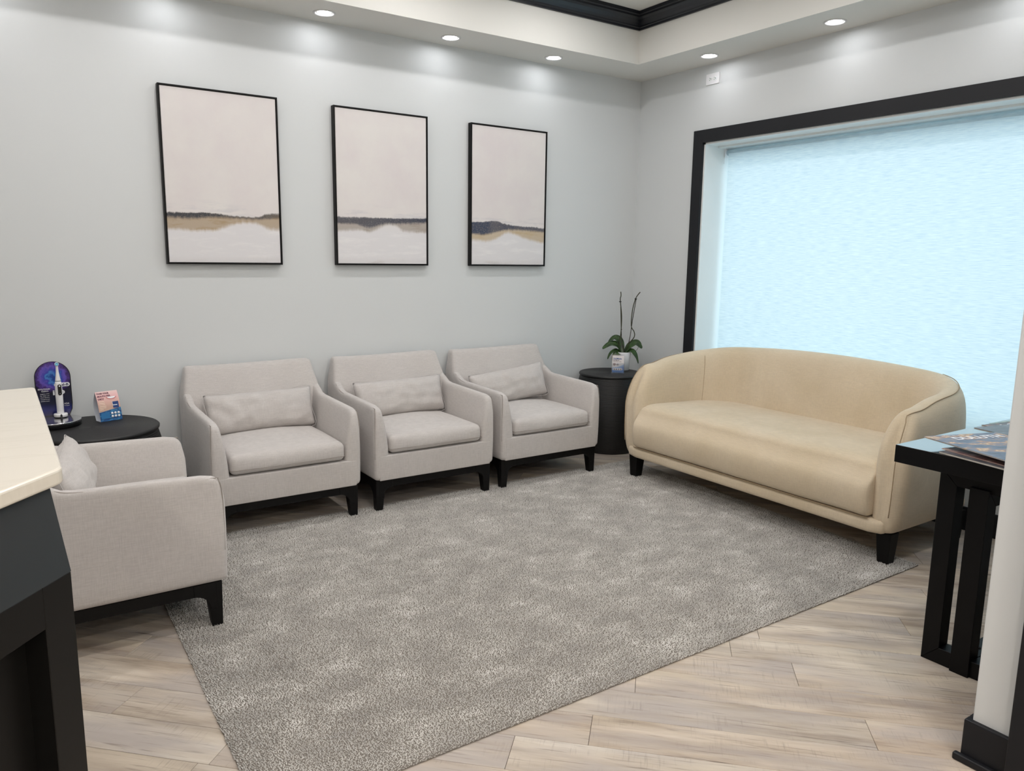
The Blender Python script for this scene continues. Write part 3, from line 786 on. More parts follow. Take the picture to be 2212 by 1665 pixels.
PAINT = [
 (-3.3665, 'framed abstract seascape with a thin charcoal horizon over a long ochre shore, hanging above the toothbrush table side of the row',
  [(0, .292), (.2, .292), (.35, .298), (.5, .287), (.8, .283), (.88, .304), (1, .306)],
  [(0, .262), (.2, .258), (.35, .270), (.5, .270), (.8, .266), (.88, .270), (1, .280)],
  [(0, .195), (.3, .190), (.45, .205), (.6, .240), (.78, .243), (.88, .216), (1, .211)], DK1, TN, [(0, 1.0), (.45, 1.0), (.5, .9), (.8, .9), (.9, .8), (1, .75)], 1.0),
 (-2.4291, 'framed abstract seascape with slate horizon and grey smudges, hanging between the other two',
  [(0, .307), (.3, .310), (.6, .312), (1, .322)], [(0, .264), (.2, .262), (.33, .240), (.5, .268), (.7, .275), (1, .286)],
  [(0, .214), (.25, .225), (.36, .215), (.52, .262), (.64, .262), (.72, .228), (1, .222)], DK2, srgb(150, 138, 126), [(0, .85), (.5, .9), (1, 1.0)], 5.0),
 (-1.5014, 'framed abstract seascape with a dark blue headland over pale ochre, hanging nearest the room corner',
  [(0, .312), (.18, .316), (.3, .326), (.42, .310), (.55, .298), (.7, .290), (.85, .291), (1, .282)],
  [(0, .222), (.2, .224), (.4, .254), (.7, .262), (1, .254)],
  [(0, .180), (.25, .178), (.42, .225), (.52, .240), (.7, .205), (1, .172)], srgb(58, 66, 86), srgb(182, 160, 124), [(0, 1.0), (.2, 1.0), (.3, .88), (.45, .95), (1, .9)], 9.0)]
PAINT[0] = (PAINT[0][0], 'framed abstract seascape with charcoal horizon over a long ochre shore, leftmost of the three') + PAINT[0][2:]
for x, lb, top, bot, tan, dk, tn, fade, sd in PAINT:
    w, h, z = .6125, .9144, 1.323
    p = thing('framed_painting', lb, 'painting', (x, 0, z), 0, 'framed seascape paintings')
    e, dpt = .008, .040
    for P in ([(0, 0), (w, 0), (w - e, e), (e, e)], [(0, h), (e, h - e), (w - e, h - e), (w, h)], [(0, 0), (e, e), (e, h - e), (0, h)], [(w, 0), (w, h), (w - e, h - e), (w - e, e)]):
        bev(obj('frame_bar', prism(P, -dpt, -.002, 'y'), M_BLACK, p), .0006, 1)
    obj('frame_back', box(.001, w - .001, -.006, -.001, .001, h - .001), M_BLACK, p)
    cvs = obj('canvas', box(0, w - .020, -.014, .014, 0, h - .020), canvas_mat('seascape_canvas', top, bot, tan, dk, tn, fade, sd), p, (.010, -.021, .010)); bev(cvs, .0015, 2)

# ================================================================ TOOTHBRUSH DISPLAY
TZ = .55
ds = thing('toothbrush_display', 'shop display stand with black disc base and purple arched backboard on the round table', 'display stand', (-3.955, -.215, TZ))
obj('disc_base', lathe([(.116, 0), (.121, .003), (.121, .024), (.119, .0275), (0, .028)], 64), M_BLKPL, ds)
obj('chrome_rim', lathe([(.1195, .0245), (.1215, .0255), (.1205, .029), (.117, .029)], 64), plain('chrome', srgb(215, 215, 220), .15, 1.0, .01), ds)
def board_mat():
    m = bpy.data.materials.new('galaxy_print'); n = NT(m)
    tc = n.n.new('ShaderNodeTexCoord'); sp = n.n.new('ShaderNodeSeparateXYZ'); n.l(tc.outputs['Object'], sp.inputs[0])
    x = n.math('SUBTRACT', sp.outputs[0], .0); z = n.math('SUBTRACT', sp.outputs[2], .195)
    r_ = n.math('SQRT', n.math('ADD', n.math('MULTIPLY', x, x), n.math('MULTIPLY', z, z)))
    nn = n.noise(n.coords(), 42, 5, .65); rr_ = n.math('ADD', r_, n.math('MULTIPLY', n.math('SUBTRACT', nn, .5), .075))
    sw = n.ramp(n.math('MULTIPLY', rr_, 10), [(.0, srgb(40, 60, 140)), (.12, srgb(25, 70, 150)), (.24, srgb(70, 130, 200)), (.36, srgb(50, 60, 160)), (.52, srgb(100, 80, 180)), (.68, srgb(70, 45, 120)), (.85, srgb(25, 22, 45))])
    lowm = n.math('MULTIPLY', sp.outputs[2], 1.0)
    mask = n.ramp(n.math('ADD', n.math('MULTIPLY', sp.outputs[2], 4), n.math('MULTIPLY', nn, .08)), [(.50, 0.0), (.60, 1.0)])
    lowc = n.ramp(n.math('MULTIPLY', sp.outputs[2], 8), [(0.0, srgb(34, 34, 70)), (.25, srgb(30, 36, 110)), (.5, srgb(32, 36, 62)), (1.0, srgb(28, 28, 44))])
    n.l(n.mix(mask, lowc, sw), n.b.inputs['Base Color']); n.b.inputs['Roughness'].default_value = .2; return m
bw = .077; arc = []
zt, zs = .272, .272 - bw
poly = [(-.062, 0), (-.074, .03), (-bw, .06)]
for k in range(25):
    a = PI - PI * k / 24; poly.append((bw * math.cos(a), zs + bw * math.sin(a)))
poly += [(bw, .06), (.074, .03), (.062, 0)]
bd = obj('backboard', prism(poly, -.004, 0, 'y'), M_BLKPL, ds, (.018, .098, .028), (0, 0, 0))
ins = [(x * .955, .003 + z * .983) for x, z in poly]
pr = obj('printed_face', prism(ins, -.0048, -.0042, 'y'), board_mat(), ds, (.018, .098, .028))
def on_board(x, z): return frame_of((.018 + x, .098 - .0052, .028 + z), (1, 0, 0), (0, 0, 1))
text('REVOLUTIONARY', .0095, M_INKW, ds, on_board(-.066, .134), bold=.0001, width=.052)
text('CLEAN', .0095, M_INKW, ds, on_board(-.052, .124), bold=.0001)
for i, s_ in enumerate(('magnetic drive', 'for daily use', 'micro vibration', 'round brush', 'pressure sensor')):
    text(s_, .006, M_INKW, ds, on_board(-.058, .112 - .009 * i), width=.038)
text('iO', .034, M_INKW, ds, on_board(-.006, .106), bold=.0009, width=.052)
pill = [(math.cos(a) * .010 + (.024 if math.cos(a) >= 0 else -.024), math.sin(a) * .010) for a in [2 * PI * k / 28 for k in range(28)]]
lg = obj('logo_badge', prism(pill, -.0056, -.0048, 'y'), M_INKW, ds, (.018 + .037, .098, .028 + .155))
text('Oral-B', .0165, plain('navy_print', srgb(40, 44, 80), .5), ds, frame_of((.018 + .009, .098 - .0062, .028 + .1495), (1, 0, 0), (0, 0, 1)), bold=.0004, width=.056)
text('ADA', .012, M_INKW, ds, on_board(.040, .055), width=.022)
text('Accepted', .005, M_INKW, ds, on_board(.040, .047), width=.022)
# charger and brush
obj('charger_puck', lathe([(.028, 0), (.030, .003), (.030, .014), (.028, .0165), (0, .017)], 40), M_PLASTIC, ds, (.037, .045, .032))
obj('charger_foot', lathe([(.026, 0), (.026, .004), (0, .005)], 32), M_BLKPL, ds, (.037, .045, .0275))
bev(obj('security_clip', prism([(-.005, 0), (.005, 0), (.004, .020), (0, .025), (-.004, .020)], -.006, .006, 'y'), M_BLKPL, ds, (.037, .003, .028)), .002)
tb = thing('electric_toothbrush', 'white electric toothbrush with black oval screen standing on the display charger', 'toothbrush', (-3.918, -.170, TZ + .049))
obj('handle', lathe([(.0135, 0), (.0152, .004), (.0156, .04), (.0160, .09), (.0155, .12), (.0138, .150), (.0125, .158), (.0, .158)], 32), M_PLASTIC, tb)
obj('brush_neck', lathe([(.0125, .1595), (.0118, .165), (.0085, .185), (.0062, .205), (.0055, .232), (.0060, .240), (.0, .242)], 24), M_PLASTIC, tb)
obj('joint_ring', lathe([(.0127, .1575), (.0128, .1600), (.0118, .1602)], 32), plain('grey_ring', srgb(120, 124, 130), .4), tb)
hd = obj('brush_head', lathe([(.0, -.004), (.0085, -.004), (.0095, 0), (.0085, .003), (0, .003)], 28), M_PLASTIC, tb, (0, -.006, .243), (PI / 2 - .15, 0, 0))
bl = obj('bristles', lathe([(.0078, 0), (.0074, .0085), (.006, .0088), (.0058, .0065), (.0, .0070)], 24), plain('blue_bristles', srgb(120, 190, 220), .6, nscale=600, noise_amt=.4), tb, (0, -.009, .2435), (PI / 2 - .15, 0, 0))
scr = [(math.cos(a) * .0082, math.sin(a) * .0082 + (.0185 if math.sin(a) >= 0 else -.0185)) for a in [2 * PI * k / 28 for k in range(28)]]
obj('screen', prism(scr, -.0176, -.010, 'y'), M_BLKPL, tb, (.0015, .0, .118), (0, 0, .12))
obj('power_symbol', lathe([(.0024, 0), (.0036, 0), (.0036, .0004), (.0024, .0004)], 20), M_INKW, tb, (.0036, -.0176, .137), (PI / 2, 0, .12))
obj('indicator_dot', lathe([(.0014, 0), (.0014, .0004), (0, .0004)], 12), M_INKW, tb, (.0036, -.0176, .100), (PI / 2, 0, .12))

# ---- tent card
cdn = thing('tent_card', 'folded tent card with a smiling mouth photo and blue lower half on the round table', 'card', (-3.755, -.253, TZ))
U = Vector((.953, .299, 0)).normalized(); B = Vector((-.299, .953, 0)).normalized(); WC = .106
def ruled(prof, u0, u1, th=.0006):
    v = []; f = []; n = len(prof)
    for d, z in prof:
        for u_ in (u0, u1): p = U * u_ + B * d; v.append((p.x, p.y, z))
    for i in range(n - 1): f.append((2 * i, 2 * i + 1, 2 * i + 3, 2 * i + 2))
    return pyd('sheet', v, f, True)
FP = crom([(0, .001, 0), (.008, .045, 0), (.024, .10, 0), (.045, .145, 0)], 6); FP = [(p.x, p.y) for p in FP]
BP = crom([(.045, .145, 0), (.066, .10, 0), (.068, .05, 0), (.050, .001, 0)], 6); BP = [(p.x, p.y) for p in BP]
def card_mat():
    m = bpy.data.materials.new('mouth_photo_print'); n = NT(m)
    tc = n.n.new('ShaderNodeTexCoord'); sp = n.n.new('ShaderNodeSeparateXYZ'); n.l(tc.outputs['Object'], sp.inputs[0])
    u_ = n.math('ADD', n.math('MULTIPLY', sp.outputs[0], U.x), n.math('MULTIPLY', sp.outputs[1], U.y))
    z = sp.outputs[2]
    skin = n.ramp(n.math('MULTIPLY', z, 6.5), [(.3, srgb(190, 160, 140)), (.6, srgb(214, 172, 160)), (.8, srgb(226, 178, 178)), (1.0, srgb(232, 205, 200))])
    wv = n.math('ADD', z, n.math('MULTIPLY', u_, -.16))
    blue = n.mix(n.ramp(n.noise(n.coords((1, 1, 3)), 40, 2), [(.45, 0.0), (.6, .6)]), srgb(24, 70, 125), srgb(70, 150, 195))
    n.l(n.mix(n.ramp(n.math('MULTIPLY', wv, 10), [(.46, 1.0), (.47, 0.0)]), skin, blue), n.b.inputs['Base Color']); n.b.inputs['Roughness'].default_value = .35; return m
obj('front_panel', ruled(FP, 0, WC), card_mat(), cdn)
obj('back_panel', ruled(BP, 0, WC), plain('grey_card', srgb(206, 212, 222), .6), cdn)
obj('bottom_panel', ruled([(0, .001), (.050, .001)], 0, WC), plain('grey_card_bottom', srgb(206, 212, 222), .6), cdn)
def on_card(u_, z):
    for i in range(len(FP) - 1):
        if FP[i + 1][1] >= z: break
    (d0, z0), (d1, z1) = FP[i], FP[i + 1]; t_ = (z - z0) / (z1 - z0); d = d0 + (d1 - d0) * t_
    up = B * (d1 - d0) + Vector((0, 0, z1 - z0)); up.normalize(); nrm = U.cross(up)
    return frame_of(U * u_ + B * d + Vector((0, 0, z)) + nrm * .0012, U, up)
M_PLUM = plain('plum_print', srgb(112, 62, 84), .5)
text('DOES YOUR', .0115, M_PLUM, cdn, on_card(.005, .132), bold=.0003, width=.058)
text('MOUTH FEEL', .0115, M_PLUM, cdn, on_card(.005, .119), bold=.0003, width=.064)
text('DRY?', .0115, M_PLUM, cdn, on_card(.005, .106), bold=.0003, width=.028)
for i, wd in enumerate((.026, .028, .028, .032, .030, .016)):
    obj('text_line', box(0, wd, 0, .0024, -.0002, .0002), plain('cream_print', srgb(240, 225, 205), .5), cdn).matrix_local = on_card(.006, .096 - i * .0075)
lip = [(.020 * math.cos(PI + PI * k / 16), .010 * math.sin(PI + PI * k / 16)) for k in range(17)]
mo = obj('lower_lip', prism([(x * 1.25, y * 1.25 - .001) for x, y in lip], -.0004, 0), plain('lip_print', srgb(206, 130, 130), .5), cdn); mo.matrix_local = on_card(.070, .117)
te = obj('teeth', prism(lip, 0, .0005), M_INKW, cdn); te.matrix_local = on_card(.070, .1175)
for nm, u0, z0, w_, h_, mt in (('product_box', .070, .062, .028, .032, srgb(30, 60, 120)), ('product_label', .069, .074, .022, .020, srgb(226, 232, 238)), ('info_panel', .006, .014, .042, .030, srgb(40, 110, 165))):
    q = obj(nm, box(0, w_, 0, h_, -.0003, .0003 + (.0003 if nm == 'product_label' else 0)), plain(nm, mt, .4), cdn); q.matrix_local = on_card(u0, z0)
for i in range(3):
    for j in range(2):
        q = obj('round_icon', lathe([(.0058, 0), (.0058, .0006), (0, .0006)], 20), M_INKW, cdn); q.matrix_local = on_card(.060 + i * .0155, .016 + j * .0155 + .006)

# ================================================================ ORCHID AND SMALL CARD
PZ = .567; px, py = -.300, -.245
oc = thing('potted_orchid', 'orchid with two bare stems and dark leaves in a pale pot on the corner table', 'potted plant', (px, py, PZ))
M_POT = plain('pale_grey_ceramic', srgb(205, 206, 208), .35, noise_amt=.02)
obj('pot', lathe([(.042, 0), (.045, .002), (.056, .134), (.0535, .136), (.051, .132), (.047, .10), (0, .10)], 40), M_POT, oc)
obj('bark_soil', lathe([(.0495, .112), (.03, .120), (0, .122)], 24), plain('bark', srgb(60, 48, 36), .9, noise_amt=.5, nscale=120, bump=1, bscale=150), oc)
def leaf_mat():
    m = bpy.data.materials.new('orchid_leaf'); n = NT(m); a = n.noise(n.coords((1, 1, 1)), 30, 3)
    n.l(n.mix(n.ramp(a, [(.35, 0.0), (.65, 1.0)]), srgb(26, 46, 22), srgb(56, 84, 38)), n.b.inputs['Base Color']); n.b.inputs['Roughness'].default_value = .33; return m
M_LEAF = leaf_mat()
def leaf(path, w, roll=.55):
    """arched strap leaf with a folded midrib and real thickness"""
    P = crom(path, 6); n = len(P); v = []; f = []
    for i, p in enumerate(P):
        t_ = i / (n - 1); ww = w * 1.35 * (math.sin(PI * (t_ * .86 + .10)) ** .75) * (1 if t_ < .97 else .45)
        tg = (P[min(i + 1, n - 1)] - P[max(i - 1, 0)]).normalized(); sd = tg.cross(Vector((0, 0, 1))); sd = sd.normalized() if sd.length > .05 else Vector((1, 0, 0)); up = sd.cross(tg).normalized(); rl = Matrix.Rotation(roll * (1 if sd.dot(CR) > 0 else -1) * -1, 3, tg); sd = rl @ sd; up = rl @ up
        for a, h in ((-1, .25), (-.5, .06), (0, 0), (.5, .06), (1, .25)):
            v.append(p + sd * a * ww / 2 + up * h * ww * .5)
    for i in range(n - 1):
        for k in range(4): f.append((i * 5 + k, i * 5 + k + 1, i * 5 + 6 + k, i * 5 + 5 + k))
    return pyd('leaf', v, f, True)
CR = Vector((.68, .73, 0)); RT = Vector((.733, -.68, 0))      # away from / across the usual view: used only to spread the leaves round the pot
def lp(pts): return [RT * a + Vector((CR.x, CR.y, 0)) * b + Vector((0, 0, z)) for a, b, z in pts]
for pts, w in (([(-.01, 0, .12), (-.05, -.01, .185), (-.10, -.01, .190), (-.155, -.02, .155)], .045),
               ([(-.01, 0, .12), (-.03, .02, .21), (-.07, .03, .235), (-.115, .03, .195)], .045),
               ([(.01, 0, .12), (.04, .0, .175), (.09, .01, .200), (.135, .0, .165)], .046),
               ([(.01, .01, .12), (.05, .04, .185), (.10, .05, .205), (.13, .05, .170)], .040),
               ([(.01, -.01, .12), (.055, -.02, .150), (.09, -.03, .115), (.112, -.03, .055)], .030),
               ([(-.01, -.01, .12), (-.05, -.03, .148), (-.09, -.03, .128), (-.115, -.03, .080)], .028),
               ([(-.01, -.02, .12), (-.045, -.05, .130), (-.065, -.06, .090), (-.070, -.06, .045)], .036)):
    lf = obj('leaf', leaf(lp(pts), w), M_LEAF, oc); so2 = lf.modifiers.new('thick', 'SOLIDIFY'); so2.thickness = .0016
M_STEM = plain('orchid_stem', srgb(50, 52, 30), .5); M_STAKE = plain('dark_stake', srgb(42, 34, 24), .6)
def st(pts, r, m, nm): return obj(nm, tube(crom(lp(pts), 6), r, 7), m, oc)
st([(-.022, 0, .11), (-.036, 0, .20), (-.024, 0, .27), (-.023, 0, .40), (-.037, 0, .515), (-.033, 0, .55), (-.036, 0, .578)], .0036, M_STEM, 'flower_stem')
st([(.015, 0, .11), (-.012, 0, .20), (-.021, 0, .28), (-.034, 0, .50)], .0028, M_STAKE, 'support_stake')
st([(.02, 0, .11), (.035, 0, .19), (.073, 0, .245), (.073, 0, .285), (.050, 0, .33), (.054, 0, .44), (.074, 0, .53), (.105, 0, .578)], .0036, M_STEM, 'flower_stem')
st([(.02, 0, .11), (.044, 0, .25), (.058, 0, .38), (.078, 0, .525)], .0028, M_STAKE, 'support_stake')
for a, z in ((-.037, .505), (.075, .528)): 
    q = obj('stem_clip', lathe([(.0, -.004), (.008, -.003), (.010, .0), (.008, .003), (0, .004)], 14), M_BLKPL, oc, lp([(a, 0, z)])[0]); 
for a, z in ((-.021, .30), (.051, .335)): obj('stem_tie', lathe([(.0035, -.003), (.005, 0), (.0035, .003)], 10), M_BLKPL, oc, lp([(a, 0, z)])[0])
st([(.06, .0, .13), (.095, 0, .15), (.108, 0, .175)], .0014, M_STEM, 'aerial_root')

sc_ = thing('brochure_holder', 'small clear acrylic holder with a white and blue leaflet in front of the orchid pot', 'leaflet holder', (-.445, -.352, PZ))
sc_.rotation_euler = (0, 0, -.72)
def acrylic():
    m = bpy.data.materials.new('clear_acrylic'); m.use_nodes = True; t = m.node_tree
    for x in list(t.nodes): t.nodes.remove(x)
    o = t.nodes.new('ShaderNodeOutputMaterial'); mx = t.nodes.new('ShaderNodeMixShader'); tr = t.nodes.new('ShaderNodeBsdfTransparent'); gl = t.nodes.new('ShaderNodeBsdfGlossy')
    tr.inputs[0].default_value = (.90, .93, .96, 1); gl.inputs['Roughness'].default_value = .08; mx.inputs[0].default_value = .13
    t.links.new(tr.outputs[0], mx.inputs[1]); t.links.new(gl.outputs[0], mx.inputs[2]); t.links.new(mx.outputs[0], o.inputs[0]); return m
M_ACR = acrylic()
bev(obj('acrylic_back', box(-.047, .047, .012, .0145, 0, .135), M_ACR, sc_), .0008)
bev(obj('acrylic_front', box(-.047, .047, -.004, -.002, 0, .075), M_ACR, sc_), .0008)
bev(obj('acrylic_base', box(-.047, .047, -.03, .03, 0, .0025), M_ACR, sc_), .0008)
def leaflet_mat():
    m = bpy.data.materials.new('leaflet_print'); n = NT(m)
    tc = n.n.new('ShaderNodeTexCoord'); sp = n.n.new('ShaderNodeSeparateXYZ'); n.l(tc.outputs['Object'], sp.inputs[0])
    q = n.math('SUBTRACT', sp.outputs[2], n.math('ADD', n.math('MULTIPLY', n.math('MULTIPLY', n.math('ADD', sp.outputs[0], .05), n.math('ADD', sp.outputs[0], .05)), 3.0), .040))
    n.l(n.ramp(n.math('ADD', n.math('MULTIPLY', q, 10), .5), [(.30, srgb(105, 145, 205)), (.49, srgb(140, 180, 220)), (.5, srgb(236, 230, 230))]), n.b.inputs['Base Color']); n.b.inputs['Roughness'].default_value = .3; return m
obj('leaflet', box(-.042, .042, .003, .0045, .004, .128), leaflet_mat(), sc_)
def on_lf(x, z): return frame_of((x, .0024, z), (1, 0, 0), (0, 0, 1))
text('XyliMelts', .016, plain('blue_print', srgb(70, 100, 160), .5), sc_, on_lf(-.036, .100), bold=.0003, width=.062)
text('Dry Mouth', .010, M_INK, sc_, on_lf(-.036, .090), bold=.0001, width=.042)
text('relief while you sleep', .006, M_INK, sc_, on_lf(-.036, .082), width=.058)
for i, x_ in enumerate((-.026, -.004)):
    q = obj('round_picture', lathe([(.0095 - .001 * i, 0), (.0095 - .001 * i, .0004), (0, .0004)], 20), plain('mauve_picture', srgb(150 + 40 * i, 120 + 60 * i, 125 + 60 * i), .5, noise_amt=.4, nscale=200), sc_); q.matrix_local = on_lf(x_, .064)
bar_ = obj('icon_strip', prism([(math.cos(a) * .008 + (.026 if math.cos(a) >= 0 else -.026), math.sin(a) * .008) for a in [2 * PI * k / 24 for k in range(24)]], 0, .0003), M_INKW, sc_); bar_.matrix_local = on_lf(-.003, .028)
for i in range(4):
    q = obj('icon', lathe([(.0055, 0), (.0055, .0008), (0, .0008)], 16), plain('brown_icon', srgb(150, 130, 125), .5, noise_amt=.3, nscale=300), sc_); q.matrix_local = on_lf(-.026 + .0155 * i, .028)

# ================================================================ RECEPTION DESK
def desk_outline(inset, back=0):
    # right edge along +x side, then a canted end facing the room
    a = inset
    return [(-4.083 - a, -2.372 - a), (-4.083 - a, -3.182 + a * .4), (-4.62 - a * .2, -3.818 + a), (-5.3, -3.55), (-5.3, -2.56), (-4.55, -2.445 - a)]
dk = thing('reception_desk', 'dark black-brown reception desk with a recessed panel on its canted end', 'reception desk', (0, 0, 0))
ZS0, ZS1 = 1.0455, 1.070
def slant(zb, zt, pb, pt):
    n = len(pb); v = [(x, y, zb) for x, y in pb] + [(x, y, zt) for x, y in pt]
    return pyd('slant', v, [tuple(range(n)), tuple(range(2 * n - 1, n - 1, -1))] + [(i, (i + 1) % n, n + (i + 1) % n, n + i) for i in range(n)])
top_out = [(-4.1015, -2.40), (-4.1015, -3.178), (-4.60, -3.765), (-5.28, -3.52), (-5.28, -2.58), (-4.56, -2.47)]
dd = Vector((-.645, -.765, 0)); nn_ = Vector((.765, -.645, 0))
cor = Vector((-4.0865, -3.243, 0))
e2 = cor + dd * .80
low_out = [(-4.0865, -2.385), (cor.x, cor.y), (e2.x, e2.y), (-5.30, -3.62), (-5.30, -2.56), (-4.55, -2.455)]
obj('sloped_fascia', slant(.932, 1.045, low_out, top_out), M_FASC, dk)
def inner(p, k=.034): return [(p[0][0] - .0, p[0][1]), (p[1][0] - nn_.x * k, p[1][1] - nn_.y * k), (p[2][0] - nn_.x * k, p[2][1] - nn_.y * k)] + p[3:]
obj('desk_body', slant(0, .932, inner(low_out), inner(low_out)), M_DESK, dk)
def on_end(s0, s1, z0, z1, d0, d1):
    v = []
    for s in (s0, s1):
        for d in (d0, d1):
            for z in (z0, z1): p = cor + dd * s - nn_ * d; v.append((p.x, p.y, z))
    return pyd('end', v, [(0, 1, 3, 2), (4, 6, 7, 5), (0, 4, 5, 1), (2, 3, 7, 6), (0, 2, 6, 4), (1, 5, 7, 3)])
bev(obj('stile', on_end(0, .058, 0, .932, 0, .036), M_DESK, dk), .001, 1)
bev(obj('stile', on_end(.742, .80, 0, .932, 0, .036), M_DESK, dk), .001, 1)
bev(obj('rail', on_end(.058, .742, .872, .932, 0, .036), M_DESK, dk), .001, 1)
bev(obj('rail', on_end(.058, .742, 0, .13, 0, .036), M_DESK, dk), .001, 1)
def rounded(P, r=.014, k=5):
    out = []
    for i in range(len(P)):
        p = Vector(P[i]); a = (Vector(P[i - 1]) - p).normalized(); b = (Vector(P[(i + 1) % len(P)]) - p).normalized()
        for j in range(k + 1):
            t_ = j / k; q = p + a * r * (1 - t_) ** 2 + b * r * t_ ** 2; out.append((q.x, q.y))
    return out
ct = obj('countertop', prism(rounded(desk_outline(0)), ZS0, ZS1), M_QUARTZ); bev(ct, .0045, 3, 45)
tag(ct, 'cream stone countertop slab with eased edges on the dark reception desk', 'countertop')

# ================================================================ CONSOLE TABLE + MAGAZINES
cs = thing('console_table', 'black console table with square tube legs against the short wall beside the sofa', 'console table', (-.95, -3.30, 0))
bx, by = -.95, -3.30
def cbox(nm, x0, x1, y0, y1, z0, z1): return bev(obj(nm, box(x0 - bx, x1 - bx, y0 - by, y1 - by, z0, z1), M_BLACK2, cs), .0015, 2)
M_BLACK2 = plain('black_satin_lacquer', srgb(5, 5, 7), .45, noise_amt=.15, nscale=12, spec=.2)
tt = cbox('tabletop', -1.60, -.25, -3.535, -3.064, .702, .762)
M_TT = plain('polished_black_tabletop', srgb(9, 9, 12), .10, noise_amt=.1, nscale=12); _b = M_TT.node_tree.nodes['Principled BSDF']; _b.inputs['IOR'].default_value = 3.0; _b.inputs['Coat Weight'].default_value = 1.0; _b.inputs['Coat IOR'].default_value = 2.2; _b.inputs['Coat Roughness'].default_value = .06
obj('glossy_top_sheet', box(-1.599 - bx, -.251 - bx, -3.534 - by, -3.065 - by, .7615, .7628), M_TT, cs)
def mitred_ring(nm, plane, a0, a1, z0, z1, c0, c1, w):
    """square ring of four mitred bars; plane 'x' -> in y-z, plane 'y' -> in x-z"""
    A = [(a0, z0), (a1, z0), (a1, z1), (a0, z1)]; I = [(a0 + w, z0 + w), (a1 - w, z0 + w), (a1 - w, z1 - w), (a0 + w, z1 - w)]
    for i in range(4):
        P = [A[i], A[(i + 1) % 4], I[(i + 1) % 4], I[i]]
        if plane == 'x': me = prism([(p - by, z) for p, z in P], c0 - bx, c1 - bx, 'x')
        else: me = prism([(p - bx, z) for p, z in P], c0 - by, c1 - by, 'y')
        bev(obj(('leg' if i in (1, 3) else 'stretcher'), me, M_BLACK2, cs), .0012, 1)
mitred_ring('r', 'x', -3.525, -3.180, 0, .701, -1.51, -1.45, .058)
mitred_ring('r', 'x', -3.525, -3.180, 0, .701, -.40, -.34, .058)
mitred_ring('r', 'y', -1.522, -.33, 0, .655, -3.345, -3.284, .06)
cbox('apron', -1.45, -.40, -3.24, -3.20, .655, .701)
hl = obj('bolt_hole_cap', lathe([(.009, 0), (.009, .0015), (0, .0016)], 20), M_BLKPL, cs, (-1.395 - bx, -3.315 - by, .0602))

def cover(name, stops, seed, sx=9, dark=.0):
    m = bpy.data.materials.new(name); n = NT(m)
    a = n.noise(n.coords((1, 2.2, 1)), sx, 5, .65)
    base = n.ramp(a, stops)
    n.l(base, n.b.inputs['Base Color']); n.b.inputs['Roughness'].default_value = .3; n.b.inputs['Specular IOR Level'].default_value = .3; return m
CV = [cover('harbour_cover', [(.30, srgb(44, 50, 66)), (.44, srgb(76, 86, 110)), (.52, srgb(110, 108, 122)), (.57, srgb(150, 108, 80)), (.62, srgb(214, 176, 128)), (.68, srgb(96, 80, 84))], 1),
      cover('grey_cover', [(.3, srgb(40, 42, 48)), (.6, srgb(92, 92, 98)), (.8, srgb(140, 140, 146))], 2),
      cover('brown_cover', [(.3, srgb(44, 28, 26)), (.55, srgb(60, 44, 42)), (.64, srgb(140, 90, 60)), (.8, srgb(200, 160, 130))], 3),
      cover('green_cover', [(.3, srgb(60, 80, 84)), (.5, srgb(110, 130, 124)), (.66, srgb(180, 190, 160)), (.8, srgb(220, 220, 220))], 4),
      cover('red_cover', [(.3, srgb(120, 40, 44)), (.5, srgb(170, 120, 110)), (.7, srgb(220, 200, 190))], 5),
      cover('navy_cover', [(.3, srgb(34, 50, 96)), (.6, srgb(60, 84, 140)), (.8, srgb(110, 130, 180))], 6)]
M_PAGES = plain('page_edges', srgb(205, 200, 190), .8, noise_amt=.15, nscale=400)
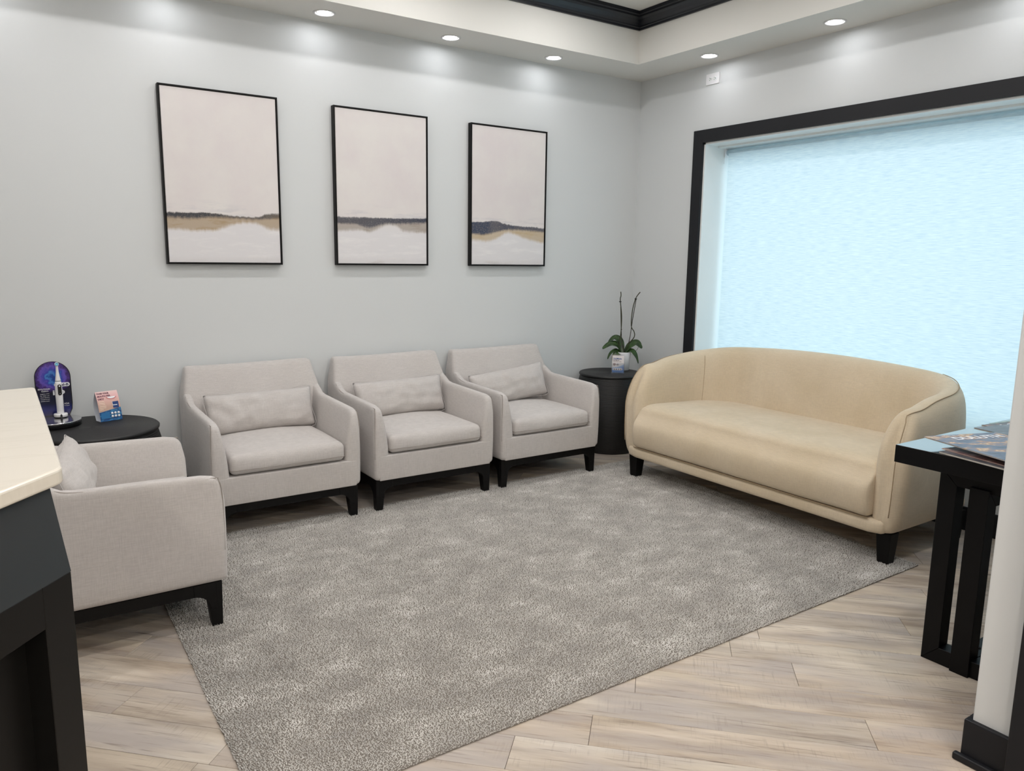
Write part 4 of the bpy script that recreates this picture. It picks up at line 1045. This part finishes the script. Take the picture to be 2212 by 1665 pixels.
def magazine(tl, ang, w, h, z, ci, label, lift=.0, th=.005):
    """tl = corner, page axes: right = ang, up = ang+90deg; corner curls up by lift"""
    t_ = thing('magazine', label, 'magazine', (tl[0], tl[1], z), ang, 'fanned magazines on the console table')
    def page(z0, z1, e=0.0):
        nu, nv = 8, 10; v = []; f = []
        for top in (0, 1):
            for i in range(nu + 1):
                for j in range(nv + 1):
                    x = e + (w - 2 * e) * i / nu; y = -e - (h - 2 * e) * j / nv
                    c = lift * max(0, 1 - (x + (h + y) * 0 - y * 0) / (w * .8)) ** 2
                    v.append((x, y, (z1 if top else z0) + c))
        m_ = (nu + 1) * (nv + 1)
        for i in range(nu):
            for j in range(nv):
                a = i * (nv + 1) + j; f.append((a, a + nv + 1, a + nv + 2, a + 1)); f.append((m_ + a, m_ + a + 1, m_ + a + nv + 2, m_ + a + nv + 1))
        for i in range(nu): a = i * (nv + 1); b = a + nv + 1; f.append((a, m_ + a, m_ + b, b)); a += nv; b += nv; f.append((a, b, m_ + b, m_ + a))
        for j in range(nv): a = j; f.append((a, a + 1, m_ + a + 1, m_ + a)); a = nu * (nv + 1) + j; f.append((a, m_ + a, m_ + a + 1, a + 1))
        return pyd('page', v, f)
    obj('pages', page(.0004, th - .0004, .0015), M_PAGES, t_); obj('front_cover', page(th - .0004, th), CV[ci], t_); obj('rear_cover', page(0, .0004), CV[ci], t_)
    return t_
zt_ = .7632
A1 = -.33
magazine((-.885, -3.125), -.08, .22, .29, zt_, 5, 'navy-covered magazine farthest along the fan towards the window', 0)
magazine((-.985, -3.105), -.10, .22, .29, zt_ + .0052, 4, 'magazine with a red strip showing, second from the window end of the fan', 0)
m4 = magazine((-1.010, -3.098), -.14, .22, .29, zt_ + .0104, 3, 'green and pale magazine with its top strip showing in the fan', 0)
m3 = magazine((-1.095, -3.108), -.18, .23, .29, zt_ + .0156, 2, 'brown-black magazine with big white capitals in the fan', 0)
magazine((-1.196, -3.128), -.22, .22, .29, zt_ + .0208, 1, 'dark grey magazine showing only an edge under the top one', 0)
magazine((-1.592, -3.206), -.20, .22, .29, zt_, 1, 'closed magazine lying lowest at the near corner of the console table', 0, .006)
magazine((-1.555, -3.196), -.25, .22, .28, zt_ + .0062, 4, 'thin magazine squeezed directly beneath the harbour-scene magazine', 0, .003)
m1 = magazine((-1.525, -3.118), A1, .31, .36, zt_ + .0262, 0, 'large magazine with a blue and orange harbour scene on top of the fan', .0, .004)
def on_mag(x, y, z=.0046): return frame_of((x, y, z), (1, 0, 0), (0, 1, 0))
text('DULUTH', .052, M_INKW, m1, on_mag(.075, -.070), bold=.0010, width=.20)
text('THE CITY ON THE HILL', .010, M_INKW, m1, on_mag(.06, -.02), width=.10)
text('DULUTH', .055, M_INKW, m1, on_mag(.05, -.345), bold=.0014, width=.24)
text('LSGS', .060, M_INKW, m3, on_mag(.06, -.068, .0056), bold=.0012, width=.16)
for i in range(3): obj('text_line', box(0, .13 - .02 * i, 0, .006, 0, .0003), M_INKW, m3).matrix_local = on_mag(.07, -.085 - .012 * i, .0053)
for i in range(2): obj('text_line', box(0, .10, 0, .006, 0, .0003), M_INKW, m4).matrix_local = on_mag(.03, -.03 - .012 * i, .0053)
print('objects', len(bpy.data.objects))
